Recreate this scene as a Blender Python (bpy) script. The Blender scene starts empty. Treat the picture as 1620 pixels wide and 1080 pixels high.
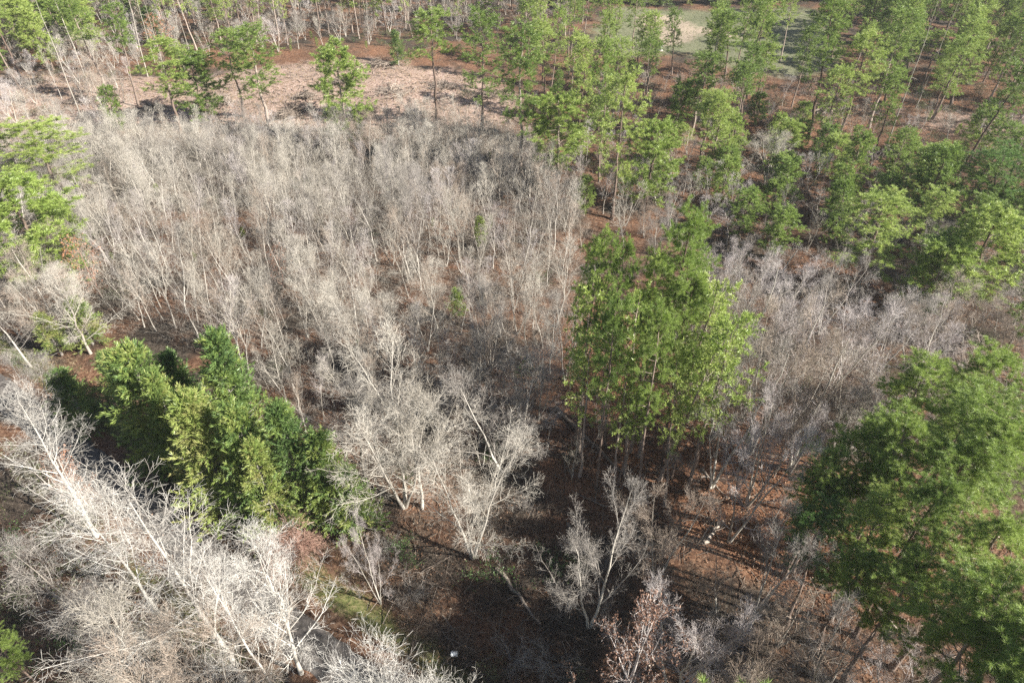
import bpy, math
import numpy as np
from mathutils import Vector
R = math.radians
rng = np.random.default_rng(7)
scene = bpy.context.scene
# ------------------------------------------------------------------ camera, world, sun, exposure
CAM_H, PITCH, FPX = 50.0, 39.3, 1080.0          # aerial view from a drone; FPX = focal length in photo pixels (1620 wide)
cd = bpy.data.cameras.new('camera'); cam = bpy.data.objects.new('camera', cd); scene.collection.objects.link(cam)
cam.location = (0, 0, CAM_H); cam.rotation_euler = (R(90 - PITCH), 0, 0)
cd.sensor_width = 36; cd.lens = 24; cd.clip_start = 0.5; cd.clip_end = 3000
scene.camera = cam
SUN_EL, SHADOW = 33.0, Vector((-0.93, 0.37, 0)).normalized()
tosun = Vector((-SHADOW.x * math.cos(R(SUN_EL)), -SHADOW.y * math.cos(R(SUN_EL)), math.sin(R(SUN_EL))))
world = bpy.data.worlds.new('World'); scene.world = world; world.use_nodes = True
nt = world.node_tree; nt.nodes.clear()
sky = nt.nodes.new('ShaderNodeTexSky'); sky.sky_type = 'NISHITA'; sky.sun_disc = False
sky.sun_elevation = R(SUN_EL); sky.sun_rotation = math.atan2(tosun.x, tosun.y)
bg = nt.nodes.new('ShaderNodeBackground'); bg.inputs[1].default_value = 0.05
ow = nt.nodes.new('ShaderNodeOutputWorld')
nt.links.new(sky.outputs[0], bg.inputs[0]); nt.links.new(bg.outputs[0], ow.inputs[0])
sd = bpy.data.lights.new('sun', 'SUN'); sd.energy = 5.0; sd.angle = R(0.5); sd.color = (1.0, 0.955, 0.87)
so = bpy.data.objects.new('sun', sd); scene.collection.objects.link(so)
so.rotation_euler = tosun.to_track_quat('Z', 'Y').to_euler()
scene.view_settings.view_transform = 'Standard'; scene.view_settings.look = 'None'
scene.view_settings.exposure = 1.25; scene.view_settings.gamma = 1
scene.render.engine = 'CYCLES'
scene.cycles.max_bounces = 5; scene.cycles.diffuse_bounces = 2; scene.cycles.transmission_bounces = 3
scene.cycles.use_denoising = False
scene.cycles.volume_bounces = 0

# ------------------------------------------------------------------ helpers
def gz(x, y):
    x = np.asarray(x, float); y = np.asarray(y, float)
    return 0.45 * np.sin(x * 0.071 + 1.3) * np.cos(y * 0.063) + 0.25 * np.sin(x * 0.19 + y * 0.13) + 0.12 * np.sin(y * 0.41 - x * 0.33)
def gp(px, py, z=0.0):
    """point on the plane at height z seen at photo position (px, py): used once to survey where things stand"""
    u = (px - 810) / FPX; v = -(py - 540) / FPX; p = R(PITCH)
    d = (u, math.cos(p) + v * math.sin(p), -math.sin(p) + v * math.cos(p))
    t = (CAM_H - z) / -d[2]
    return d[0] * t, d[1] * t
NAD = (810.0, 540 + FPX * math.tan(R(90 - PITCH)))
def from_top(xt, yt, yb):
    """base point and height of an upright thing whose tip is at (xt, yt) and whose foot is on row yb"""
    xb = NAD[0] + (xt - NAD[0]) * (NAD[1] - yb) / (NAD[1] - yt)
    x, y = gp(xb, yb)
    dep = R(PITCH) - math.atan((540 - yt) / FPX)
    return x, y, CAM_H - y * math.tan(dep)
def project(x, y, z=0):
    p = R(PITCH); a = y * math.cos(p) + (CAM_H - z) * math.sin(p); b = -y * math.sin(p) * -1
    f = y * math.cos(p) + (CAM_H - z) * math.sin(p); up = y * math.sin(p) - (CAM_H - z) * math.cos(p)
    return 810 + FPX * x / f, 540 - FPX * up / f
def inpoly(x, y, poly):
    x = np.asarray(x, float); y = np.asarray(y, float); c = np.zeros(x.shape, bool); n = len(poly)
    for i in range(n):
        x1, y1 = poly[i]; x2, y2 = poly[(i + 1) % n]
        if y1 == y2: continue
        m = ((y1 > y) != (y2 > y)) & (x < (x2 - x1) * (y - y1) / (y2 - y1) + x1); c ^= m
    return c
def ground_poly(pts): return [gp(*p) for p in pts]

def mesh(name, verts, quads=None, tris=None, mat=None, smooth=False, attrs=None, qmat=None):
    me = bpy.data.meshes.new(name)
    verts = np.ascontiguousarray(verts, dtype=np.float32)
    q = np.zeros((0, 4), int) if quads is None else np.asarray(quads, int).reshape(-1, 4)
    t = np.zeros((0, 3), int) if tris is None else np.asarray(tris, int).reshape(-1, 3)
    me.vertices.add(len(verts)); me.vertices.foreach_set('co', verts.ravel())
    me.loops.add(len(q) * 4 + len(t) * 3)
    me.loops.foreach_set('vertex_index', np.concatenate([q.ravel(), t.ravel()]).astype(np.int32))
    me.polygons.add(len(q) + len(t))
    ls = np.concatenate([np.arange(len(q)) * 4, len(q) * 4 + np.arange(len(t)) * 3]).astype(np.int32)
    me.polygons.foreach_set('loop_start', ls)
    me.update(calc_edges=True)
    if smooth: me.polygons.foreach_set('use_smooth', np.ones(len(q) + len(t), bool))
    for k, a in (attrs or {}).items():
        at = me.attributes.new(k, 'FLOAT', 'POINT'); at.data.foreach_set('value', np.asarray(a, np.float32))
    if mat is not None: me.materials.append(mat)
    return me
class Geo:
    def __init__(s): s.v = []; s.q = []; s.t = []; s.a = []; s.n = 0
    def add(s, v, q=None, t=None, a=0.5):
        v = np.asarray(v, float).reshape(-1, 3)
        if q is not None and len(q): s.q.append(np.asarray(q).reshape(-1, 4) + s.n)
        if t is not None and len(t): s.t.append(np.asarray(t).reshape(-1, 3) + s.n)
        s.v.append(v); s.a.append(np.full(len(v), a) if np.isscalar(a) else np.asarray(a, float).ravel()); s.n += len(v)
    def tubes(s, P, Rr, S):
        """polylines P (N,K,3), radii (N,K) -> S sided tubes, or flat strips for S = 0"""
        N, K, _ = P.shape
        if N == 0: return
        T = np.gradient(P, axis=1); T /= np.linalg.norm(T, axis=2, keepdims=True) + 1e-9
        ref = rng.normal(size=(N, 1, 3)); ref = np.broadcast_to(ref, P.shape)
        U = np.cross(T, ref); U /= np.linalg.norm(U, axis=2, keepdims=True) + 1e-9
        a = rng.random(N)
        if S == 0:
            v = np.stack([P - U * Rr[..., None], P + U * Rr[..., None]], 2).reshape(-1, 3)
            i = (np.arange(N)[:, None] * K + np.arange(K - 1)[None]) * 2
            s.add(v, np.stack([i, i + 1, i + 3, i + 2], -1), a=np.repeat(a, K * 2)); return
        V = np.cross(T, U)
        th = np.arange(S) / S * 2 * np.pi
        ring = (np.cos(th)[None, None, :, None] * U[:, :, None] + np.sin(th)[None, None, :, None] * V[:, :, None])
        v = (P[:, :, None] + ring * Rr[..., None, None]).reshape(-1, 3)
        b = (np.arange(N)[:, None, None] * K + np.arange(K - 1)[None, :, None]) * S
        j = np.arange(S)[None, None]; j2 = (j + 1) % S
        s.add(v, np.stack([b + j, b + j2, b + S + j2, b + S + j], -1), a=np.repeat(a, K * S))
    def build(s, name, mat, smooth=False):
        return mesh(name, np.concatenate(s.v), np.concatenate(s.q) if s.q else None, np.concatenate(s.t) if s.t else None,
                    mat, smooth, {'var': np.concatenate(s.a)})
def unit(v): return v / (np.linalg.norm(v, axis=-1, keepdims=True) + 1e-9)
def trunk(h, r0, K=8, wob=0.02, tip=0.12, lean=0.0):
    z = np.linspace(0, h, K); d = np.cumsum(rng.normal(size=(K, 2)) * wob * h / K, 0); d -= d[0]
    az = rng.random() * 6.28
    d = d + np.outer((z / h) ** 1.3, [math.cos(az), math.sin(az)]) * lean * h
    P = np.concatenate([d, z[:, None]], 1); P[0, 2] = -0.3
    Rr = r0 * (1 - (1 - tip) * (z / h) ** 0.85); Rr[0] *= 1.35
    return P[None], Rr[None]
def grow(P, Rr, n, t0, t1, length, angle, up=0.25, wander=0.12, K=5, rf=0.55, tip=0.15, bias=1.0, rmin=0.004):
    """n children on every polyline. length and angle are functions of the position t (0..1) along the parent"""
    N, Kp, _ = P.shape
    t = ((np.arange(n)[None] + rng.random((N, n))) / n) ** bias; t = t0 + (t1 - t0) * t
    f = t * (Kp - 1); i = np.minimum(f.astype(int), Kp - 2); w = (f - i)[..., None]
    n_ = np.arange(N)[:, None]
    A = P[n_, i]; B = P[n_, i + 1]; pos = A * (1 - w) + B * w; T = unit(B - A)
    rr = Rr[n_, i] * (1 - w[..., 0]) + Rr[n_, i + 1] * w[..., 0]
    az = np.arange(n)[None] * 2.399 + rng.random((N, 1)) * 6.28 + rng.normal(size=(N, n)) * 0.5
    ref = np.where(np.abs(T[..., 2:3]) > 0.9, np.array([1.0, 0, 0]), np.array([0, 0, 1.0]))
    U = unit(np.cross(T, ref)); V = np.cross(T, U)
    side = np.cos(az)[..., None] * U + np.sin(az)[..., None] * V
    ang = angle(t) if callable(angle) else np.full(t.shape, angle)
    ang = ang + rng.normal(size=t.shape) * R(8)
    L = (length(t) if callable(length) else np.full(t.shape, length)) * (0.6 + 0.7 * rng.random(t.shape))
    D = unit(np.cos(ang)[..., None] * T + np.sin(ang)[..., None] * side)
    out = [pos]; p = pos; seg = (L / (K - 1))[..., None]
    for k in range(K - 1):
        p = p + D * seg; out.append(p)
        D = unit(D + np.array([0, 0, up]) + rng.normal(size=D.shape) * wander)
    Q = np.stack(out, 2).reshape(N * n, K, 3)
    r0 = np.minimum(rr * rf, rr * 0.95)[..., None]
    q = np.maximum(r0 * (1 - (1 - tip) * np.linspace(0, 1, K)[None, None]), rmin).reshape(N * n, K)
    return Q, q

# ------------------------------------------------------------------ materials
def mat_new(name):
    m = bpy.data.materials.new(name); m.use_nodes = True; n = m.node_tree.nodes; n.clear()
    return m, n, m.node_tree.links
def ramp(n, stops):
    r = n.new('ShaderNodeValToRGB'); e = r.color_ramp.elements
    while len(e) < len(stops): e.new(0.5)
    for k, (p, c) in enumerate(stops): e[k].position = p; e[k].color = (*c, 1)
    return r
def var_color(n, l, stops, wa=0.5, wo=0.35, wn=0.3, nscale=0.6):
    """colour from strand attribute + per object random + noise"""
    at = n.new('ShaderNodeAttribute'); at.attribute_name = 'var'
    oi = n.new('ShaderNodeObjectInfo')
    geo = n.new('ShaderNodeNewGeometry')
    no = n.new('ShaderNodeTexNoise'); no.inputs['Scale'].default_value = nscale; no.inputs['Detail'].default_value = 2
    l.new(geo.outputs['Position'], no.inputs['Vector'])
    def mul(o, w):
        m = n.new('ShaderNodeMath'); m.operation = 'MULTIPLY'; l.new(o, m.inputs[0]); m.inputs[1].default_value = w; return m.outputs[0]
    def add(a, b):
        m = n.new('ShaderNodeMath'); m.operation = 'ADD'; l.new(a, m.inputs[0]); l.new(b, m.inputs[1]); return m.outputs[0]
    s = add(add(mul(at.outputs['Fac'], wa), mul(oi.outputs['Random'], wo)), mul(no.outputs['Fac'], wn))
    s = mul(s, 1.0 / (wa + wo + wn))
    r = ramp(n, stops); l.new(s, r.inputs[0]); return r.outputs[0]
def bark(name, stops, rough=0.9, bump=0.0, wa=0.5, wo=0.35, wn=0.3, ns=0.6):
    m, n, l = mat_new(name); o = n.new('ShaderNodeOutputMaterial'); b = n.new('ShaderNodeBsdfPrincipled')
    b.inputs['Roughness'].default_value = rough; b.inputs['Specular IOR Level'].default_value = 0.2
    c = var_color(n, l, stops, wa, wo, wn, ns)
    l.new(c, b.inputs['Base Color']); l.new(b.outputs[0], o.inputs[0])
    if bump:
        tc = n.new('ShaderNodeTexCoord'); mp = n.new('ShaderNodeMapping'); mp.inputs['Scale'].default_value = (9, 9, 2.5)
        no = n.new('ShaderNodeTexVoronoi'); no.inputs['Scale'].default_value = 1.0
        bp = n.new('ShaderNodeBump'); bp.inputs['Strength'].default_value = bump; bp.inputs['Distance'].default_value = 0.05
        l.new(tc.outputs['Object'], mp.inputs[0]); l.new(mp.outputs[0], no.inputs['Vector'])
        l.new(no.outputs['Distance'], bp.inputs['Height']); l.new(bp.outputs[0], b.inputs['Normal'])
    return m
def leaf(name, stops, trans=0.3, wa=0.5, wo=0.35, wn=0.3, gloss=0.04, ns=0.6):
    m, n, l = mat_new(name); o = n.new('ShaderNodeOutputMaterial')
    d = n.new('ShaderNodeBsdfDiffuse'); t = n.new('ShaderNodeBsdfTranslucent'); g = n.new('ShaderNodeBsdfGlossy'); g.inputs['Roughness'].default_value = 0.45
    g.inputs['Color'].default_value = (0.9, 0.95, 0.85, 1)
    c = var_color(n, l, stops, wa, wo, wn, ns); l.new(c, d.inputs[0]); l.new(c, t.inputs[0])
    a = n.new('ShaderNodeMixShader'); a.inputs[0].default_value = trans; l.new(d.outputs[0], a.inputs[1]); l.new(t.outputs[0], a.inputs[2])
    b = n.new('ShaderNodeMixShader'); b.inputs[0].default_value = gloss; l.new(a.outputs[0], b.inputs[1]); l.new(g.outputs[0], b.inputs[2])
    l.new(b.outputs[0], o.inputs[0]); return m
M = {}
M['pine_bark'] = bark('pine_bark', [(0.25, (.13, .09, .07)), (0.5, (.25, .19, .155)), (0.75, (.40, .33, .28))], bump=0.8, ns=2.0)
M['pale_bark'] = bark('pale_bark', [(0.2, (.30, .27, .225)), (0.5, (.46, .42, .36)), (0.8, (.61, .57, .50))])
M['trunk_bark'] = bark('trunk_bark', [(0.2, (.30, .265, .225)), (0.5, (.46, .42, .365)), (0.8, (.60, .56, .50))])
M['tan_bark'] = bark('tan_bark', [(0.2, (.24, .185, .145)), (0.5, (.38, .31, .25)), (0.8, (.50, .43, .36))])
M['grey_bark'] = bark('grey_bark', [(0.2, (.17, .15, .135)), (0.5, (.32, .29, .26)), (0.8, (.47, .435, .39))])
M['dusk_bark'] = bark('dusk_bark', [(0.2, (.31, .265, .25)), (0.5, (.50, .45, .43)), (0.8, (.64, .59, .565))])
M['white_bark'] = bark('white_bark', [(0.15, (.26, .23, .20)), (0.4, (.50, .47, .42)), (0.75, (.68, .65, .60))], ns=1.5)
M['white_twig'] = bark('white_twig', [(0.15, (.28, .25, .22)), (0.4, (.52, .49, .44)), (0.7, (.70, .67, .62))], ns=1.5)
M['red_twig'] = bark('red_twig', [(0.2, (.27, .155, .12)), (0.5, (.44, .29, .23)), (0.8, (.56, .42, .35))])
M['dark_bark'] = bark('dark_bark', [(0.2, (.05, .04, .035)), (0.5, (.10, .08, .07)), (0.8, (.17, .14, .12))])
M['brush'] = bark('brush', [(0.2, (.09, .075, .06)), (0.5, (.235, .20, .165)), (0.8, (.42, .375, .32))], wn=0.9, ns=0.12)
M['shaded_brush'] = bark('shaded_brush', [(0.2, (.04, .03, .024)), (0.5, (.11, .085, .068)), (0.8, (.22, .18, .145))], wn=0.9, ns=0.15)  # darker copy of brush: the hollow's deep shade is put into its colour
M['needle'] = leaf('needle', [(0.2, (.12, .20, .048)), (0.5, (.295, .40, .090)), (0.8, (.52, .60, .18))], gloss=0.045, trans=0.38, wo=0.4)
M['needle_deep'] = leaf('needle_deep', [(0.2, (.08, .165, .05)), (0.5, (.18, .31, .08)), (0.8, (.37, .50, .13))], trans=0.3)
M['cedar'] = leaf('cedar', [(0.22, (.075, .14, .05)), (0.42, (.175, .27, .08)), (0.6, (.31, .385, .10)), (0.85, (.48, .44, .19))], trans=0.3, wo=0.35, wn=0.4, ns=0.35)
M['shrub'] = leaf('shrub', [(0.2, (.05, .07, .025)), (0.5, (.115, .145, .052)), (0.8, (.22, .235, .10))], trans=0.3)
M['deep_shrub'] = leaf('deep_shrub', [(0.2, (.035, .075, .02)), (0.5, (.075, .16, .04)), (0.8, (.14, .25, .06))], trans=0.3)
M['dry_leaf'] = leaf('dry_leaf', [(0.2, (.17, .09, .06)), (0.5, (.33, .20, .15)), (0.8, (.50, .35, .27))], trans=0.25)
M['rust_leaf'] = leaf('rust_leaf', [(0.2, (.25, .09, .04)), (0.5, (.42, .18, .09)), (0.8, (.58, .30, .18))], trans=0.3)
M['litter'] = leaf('litter', [(0.2, (.11, .055, .032)), (0.5, (.27, .145, .085)), (0.85, (.48, .30, .19))], trans=0.1)
M['grass'] = leaf('grass', [(0.2, (.06, .10, .025)), (0.5, (.12, .18, .04)), (0.8, (.30, .28, .12))], trans=0.3, wn=0.7, ns=0.5)
M['straw'] = leaf('straw', [(0.2, (.20, .14, .08)), (0.5, (.42, .31, .19)), (0.8, (.62, .50, .33))], trans=0.2)
M['log'] = bark('log', [(0.2, (.14, .11, .085)), (0.5, (.27, .22, .18)), (0.8, (.44, .37, .31))], bump=0.5)
M['cut_wood'] = bark('cut_wood', [(0.2, (.34, .25, .18)), (0.5, (.46, .36, .27)), (0.8, (.56, .46, .36))])

# ------------------------------------------------------------------ the setting: ground, road, field track
C = scene.collection
def link(o, parent=None):
    C.objects.link(o)
    if parent: o.parent = parent
    return o
ROAD = [(-92, 79.5), (-54.3, 52.6), (-33.6, 38.4), (-18.0, 27.2), (-11, 22.3), (6, 10.0), (40, -14)]
def road_dist(x, y):
    """signed distance to the road's middle line, positive on the far (north east) side"""
    best = np.full(np.shape(x), 1e9); sg = np.zeros(np.shape(x))
    for (x1, y1), (x2, y2) in zip(ROAD[:-1], ROAD[1:]):
        dx, dy = x2 - x1, y2 - y1; L = math.hypot(dx, dy)
        t = np.clip(((x - x1) * dx + (y - y1) * dy) / L ** 2, 0, 1)
        d = np.hypot(x - x1 - t * dx, y - y1 - t * dy); s = -(dx * (y - y1) - dy * (x - x1)) / L
        m = d < best; best = np.where(m, d, best); sg = np.where(m, -np.sign(s), sg)
    return best * sg
def mask(X, Y, polys, blur):
    m = np.zeros(X.shape)
    for p in polys: m = np.maximum(m, inpoly(X, Y, ground_poly(p)))
    for _ in range(blur):
        m = (m + np.roll(m, 1, 0) + np.roll(m, -1, 0) + np.roll(m, 1, 1) + np.roll(m, -1, 1)) / 5
    return m
CLEARING = [[(-200, 140), (60, 118), (200, 118), (330, 125), (480, 100), (560, 95), (700, 108), (800, 128), (830, 160), (800, 205), (700, 218), (560, 222), (420, 225), (300, 222), (180, 215), (60, 235), (-200, 260)],
            [(1440, 180), (1620, 178), (1700, 230), (1560, 215), (1450, 205)]]
FIELD = [[(970, 10), (1130, 16), (1300, 14), (1330, 60), (1310, 125), (1180, 122), (1090, 80), (980, 96), (930, 60)]]
PALE = [[(1010, 20), (1085, 24), (1100, 66), (1050, 74), (1015, 50)], [(1100, 40), (1175, 44), (1175, 60), (1110, 56)]]
LITTER = [[(870, 480), (1060, 470), (1100, 600), (1290, 700), (1330, 800), (1500, 820), (1620, 860), (1620, 980), (1300, 1000), (1130, 860), (1050, 850), (860, 740), (880, 600)],
          [(1180, 350), (1320, 400), (1460, 480), (1400, 500), (1260, 440)], [(0, 70), (830, 70), (830, 110), (0, 115)], [(830, 90), (1620, 110), (1620, 330), (1100, 340), (870, 290)]]
def ground():
    xs = np.concatenate([np.linspace(-900, -172, 25), np.arange(-170, 170, 0.8), np.linspace(171, 900, 25)])
    ys = np.concatenate([np.linspace(-300, -22, 12), np.arange(-20, 235, 0.8), np.linspace(236, 1500, 25)])
    X, Y = np.meshgrid(xs, ys)
    rd = road_dist(X, Y)
    n1 = np.sin(X * 1.7 + 3 * np.sin(Y * .9)) * np.sin(Y * 1.9 + 2 * np.sin(X * 1.1)) * 0.05 + np.sin(X * 3.9 + Y * 2.7) * np.sin(Y * 4.3 - X * 1.3) * 0.035
    Z = gz(X, Y) + n1 * np.clip((np.abs(rd) - 2.6) / 2, 0.1, 1)
    Z = Z - 0.55 * np.exp(-((rd - 6.8) / 1.6) ** 2)      # the ditch behind the verge
    A = {'clearing': mask(X, Y, CLEARING, 110), 'field': mask(X, Y, FIELD, 70), 'pale': mask(X, Y, PALE, 24), 'litter': mask(X, Y, LITTER, 60)}; A['litter'] *= np.where(Y > 85, 0.6, 1.0)
    A['verge'] = np.exp(-((rd - 4.1) / 1.35) ** 2) + 0.5 * np.exp(-((rd + 4.2) / 1.6) ** 2)
    ny, nx = X.shape
    i = (np.arange(ny - 1)[:, None] * nx + np.arange(nx - 1)[None]).ravel()
    m, n, l = mat_new('forest_floor'); o = n.new('ShaderNodeOutputMaterial'); b = n.new('ShaderNodeBsdfPrincipled')
    b.inputs['Roughness'].default_value = 0.95; b.inputs['Specular IOR Level'].default_value = 0.1; l.new(b.outputs[0], o.inputs[0])
    tc = n.new('ShaderNodeTexCoord')
    def noise(s, d=4, r=0.6):
        k = n.new('ShaderNodeTexNoise'); k.inputs['Scale'].default_value = s; k.inputs['Detail'].default_value = d; k.inputs['Roughness'].default_value = r
        l.new(tc.outputs['Object'], k.inputs['Vector']); return k.outputs['Fac']
    big, fine = noise(0.14, 4), noise(3.2, 6, 0.75)
    def tint(stops, src=None): r = ramp(n, stops); l.new(src or fine, r.inputs[0]); return r.outputs[0]
    def mix(f, a, c, t='MIX'):
        k = n.new('ShaderNodeMix'); k.data_type = 'RGBA'; k.blend_type = t
        if isinstance(f, float): k.inputs[0].default_value = f
        else: l.new(f, k.inputs[0])
        l.new(a, k.inputs[6]); l.new(c, k.inputs[7]); return k.outputs[2]
    def soft(att, lo=0.42, hi=0.62, amt=0.5):
        at = n.new('ShaderNodeAttribute'); at.attribute_name = att
        a1 = n.new('ShaderNodeMath'); a1.operation = 'MULTIPLY_ADD'; l.new(noise(0.22, 7, 0.72), a1.inputs[0]); a1.inputs[1].default_value = amt; a1.inputs[2].default_value = -amt * 0.5
        a2 = n.new('ShaderNodeMath'); a2.operation = 'ADD'; l.new(at.outputs['Fac'], a2.inputs[0]); l.new(a1.outputs[0], a2.inputs[1])
        mr = n.new('ShaderNodeMapRange'); mr.inputs[1].default_value = lo; mr.inputs[2].default_value = hi; l.new(a2.outputs[0], mr.inputs[0]); return mr.outputs[0]
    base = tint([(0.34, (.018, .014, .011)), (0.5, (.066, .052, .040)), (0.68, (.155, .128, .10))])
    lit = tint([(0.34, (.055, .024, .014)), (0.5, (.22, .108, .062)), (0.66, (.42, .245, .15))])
    clr = tint([(0.36, (.13, .075, .055)), (0.48, (.34, .235, .19)), (0.62, (.54, .43, .36))])
    fld = tint([(0.3, (.10, .11, .065)), (0.5, (.17, .175, .105)), (0.7, (.28, .26, .17))])  # dulled towards grey, the shade over the lawn painted into its colour
    pal = tint([(0.3, (.24, .18, .13)), (0.7, (.48, .40, .31))])
    vrg = tint([(0.3, (.07, .085, .03)), (0.5, (.15, .16, .06)), (0.7, (.33, .26, .15))])
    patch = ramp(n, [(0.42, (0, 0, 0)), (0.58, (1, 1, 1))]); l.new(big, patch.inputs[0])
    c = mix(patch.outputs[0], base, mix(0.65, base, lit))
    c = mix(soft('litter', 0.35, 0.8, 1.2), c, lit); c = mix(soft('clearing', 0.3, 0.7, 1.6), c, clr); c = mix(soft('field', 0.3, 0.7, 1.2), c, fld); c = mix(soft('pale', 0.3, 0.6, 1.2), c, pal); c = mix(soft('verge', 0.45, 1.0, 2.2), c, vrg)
    l.new(c, b.inputs['Base Color'])
    bp = n.new('ShaderNodeBump'); bp.inputs['Strength'].default_value = 0.7; bp.inputs['Distance'].default_value = 0.15
    l.new(fine, bp.inputs['Height']); l.new(bp.outputs[0], b.inputs['Normal'])
    me = mesh('ground', np.stack([X, Y, Z], -1).reshape(-1, 3), np.stack([i, i + 1, i + nx + 1, i + nx], -1), None, m, True, {k: v.ravel() for k, v in A.items()})
    g = link(bpy.data.objects.new('ground', me)); g['kind'] = 'structure'
    # gravel road
    pts = []
    for (x1, y1), (x2, y2) in zip(ROAD[:-1], ROAD[1:]):
        k = int(math.hypot(x2 - x1, y2 - y1) / 0.8)
        for t in np.linspace(0, 1, k, endpoint=False): pts.append((x1 + (x2 - x1) * t, y1 + (y2 - y1) * t))
    pts = np.array(pts); T = unit(np.gradient(pts, axis=0)); Nn = np.stack([-T[:, 1], T[:, 0]], 1)
    for _ in range(12): Nn = unit(Nn + np.roll(Nn, 1, 0) + np.roll(Nn, -1, 0)) if len(Nn) > 3 else Nn
    Nn[0] = Nn[2]; Nn[1] = Nn[2]; Nn[-1] = Nn[-3]; Nn[-2] = Nn[-3]
    off = np.linspace(-1.6, 1.6, 11)
    V = []
    for j, o_ in enumerate(off):
        jit = (rng.normal(size=len(pts)) * 0.14 if j in (0, 10) else 0)
        q = pts + Nn * (o_ + jit)[:, None] if j in (0, 10) else pts + Nn * o_
        z = gz(q[:, 0], q[:, 1]) + 0.09 + 0.06 * (1 - (o_ / 1.6) ** 2) - (0.14 if j in (0, 10) else 0)
        V.append(np.c_[q, z])
    V = np.stack(V, 1); nn, w = V.shape[:2]
    i = (np.arange(nn - 1)[:, None] * w + np.arange(w - 1)[None]).ravel()
    m, n, l = mat_new('gravel'); o = n.new('ShaderNodeOutputMaterial'); b = n.new('ShaderNodeBsdfPrincipled'); b.inputs['Roughness'].default_value = 0.9
    tc = n.new('ShaderNodeTexCoord'); k = n.new('ShaderNodeTexNoise'); k.inputs['Scale'].default_value = 2.2; k.inputs['Detail'].default_value = 8; k.inputs['Roughness'].default_value = 0.75
    l.new(tc.outputs['Object'], k.inputs['Vector']); r = ramp(n, [(0.34, (.035, .03, .026)), (0.5, (.095, .083, .075)), (0.68, (.21, .185, .165))]); l.new(k.outputs['Fac'], r.inputs[0])  # gravel tones darkened to carry the shade lying on the road
    l.new(r.outputs[0], b.inputs['Base Color']); l.new(b.outputs[0], o.inputs[0])
    me = mesh('road', V.reshape(-1, 3), np.stack([i, i + 1, i + w + 1, i + w], -1), None, m, True)
    rd = link(bpy.data.objects.new('road', me)); rd['kind'] = 'structure'
ground()

# ------------------------------------------------------------------ plant builders -> library of shared meshes
LIB = {}
def lib(kind, h, r, *parts):
    vs = []
    for _, me in parts:
        v = np.empty(len(me.vertices) * 3, np.float32); me.vertices.foreach_get('co', v); vs.append(v.reshape(-1, 3))
    v = np.concatenate(vs); LIB.setdefault(kind, []).append((float(np.percentile(v[:, 2], 99.7)), float(np.percentile(np.hypot(v[:, 0], v[:, 1]), 93)), parts))

def needles(G, pos, dirs, n, L, w):
    """n thin needle blades round every tuft position"""
    N = len(pos)
    d = unit(dirs[:, None] * 0.75 + unit(rng.normal(size=(N, n, 3))) * 0.95 + np.array([0, 0, 0.2]))
    s = unit(np.cross(d, rng.normal(size=(N, n, 3)))) * w * 0.5
    ln = L * (0.7 + 0.5 * rng.random((N, n, 1)))
    p = pos[:, None] + d * 0.03
    v = np.stack([p - s, p + s, p + d * ln + s * 0.25], 2).reshape(-1, 3)
    t = np.arange(N * n * 3).reshape(-1, 3)
    a = np.clip(np.repeat(0.15 + rng.random(N) * 0.45, n * 3) + np.repeat(rng.random(N * n) * 0.3, 3), 0, 1)
    G.add(v, t=t, a=a)
def interp(P, t):
    N, K, _ = P.shape; f = t * (K - 1); i = np.minimum(f.astype(int), K - 2); w = (f - i)[..., None]; n_ = np.arange(N).reshape(-1, *([1] * (t.ndim - 1)))
    return P[n_, i] * (1 - w) + P[n_, i + 1] * w, unit(P[n_, i + 1] - P[n_, i])

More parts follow.
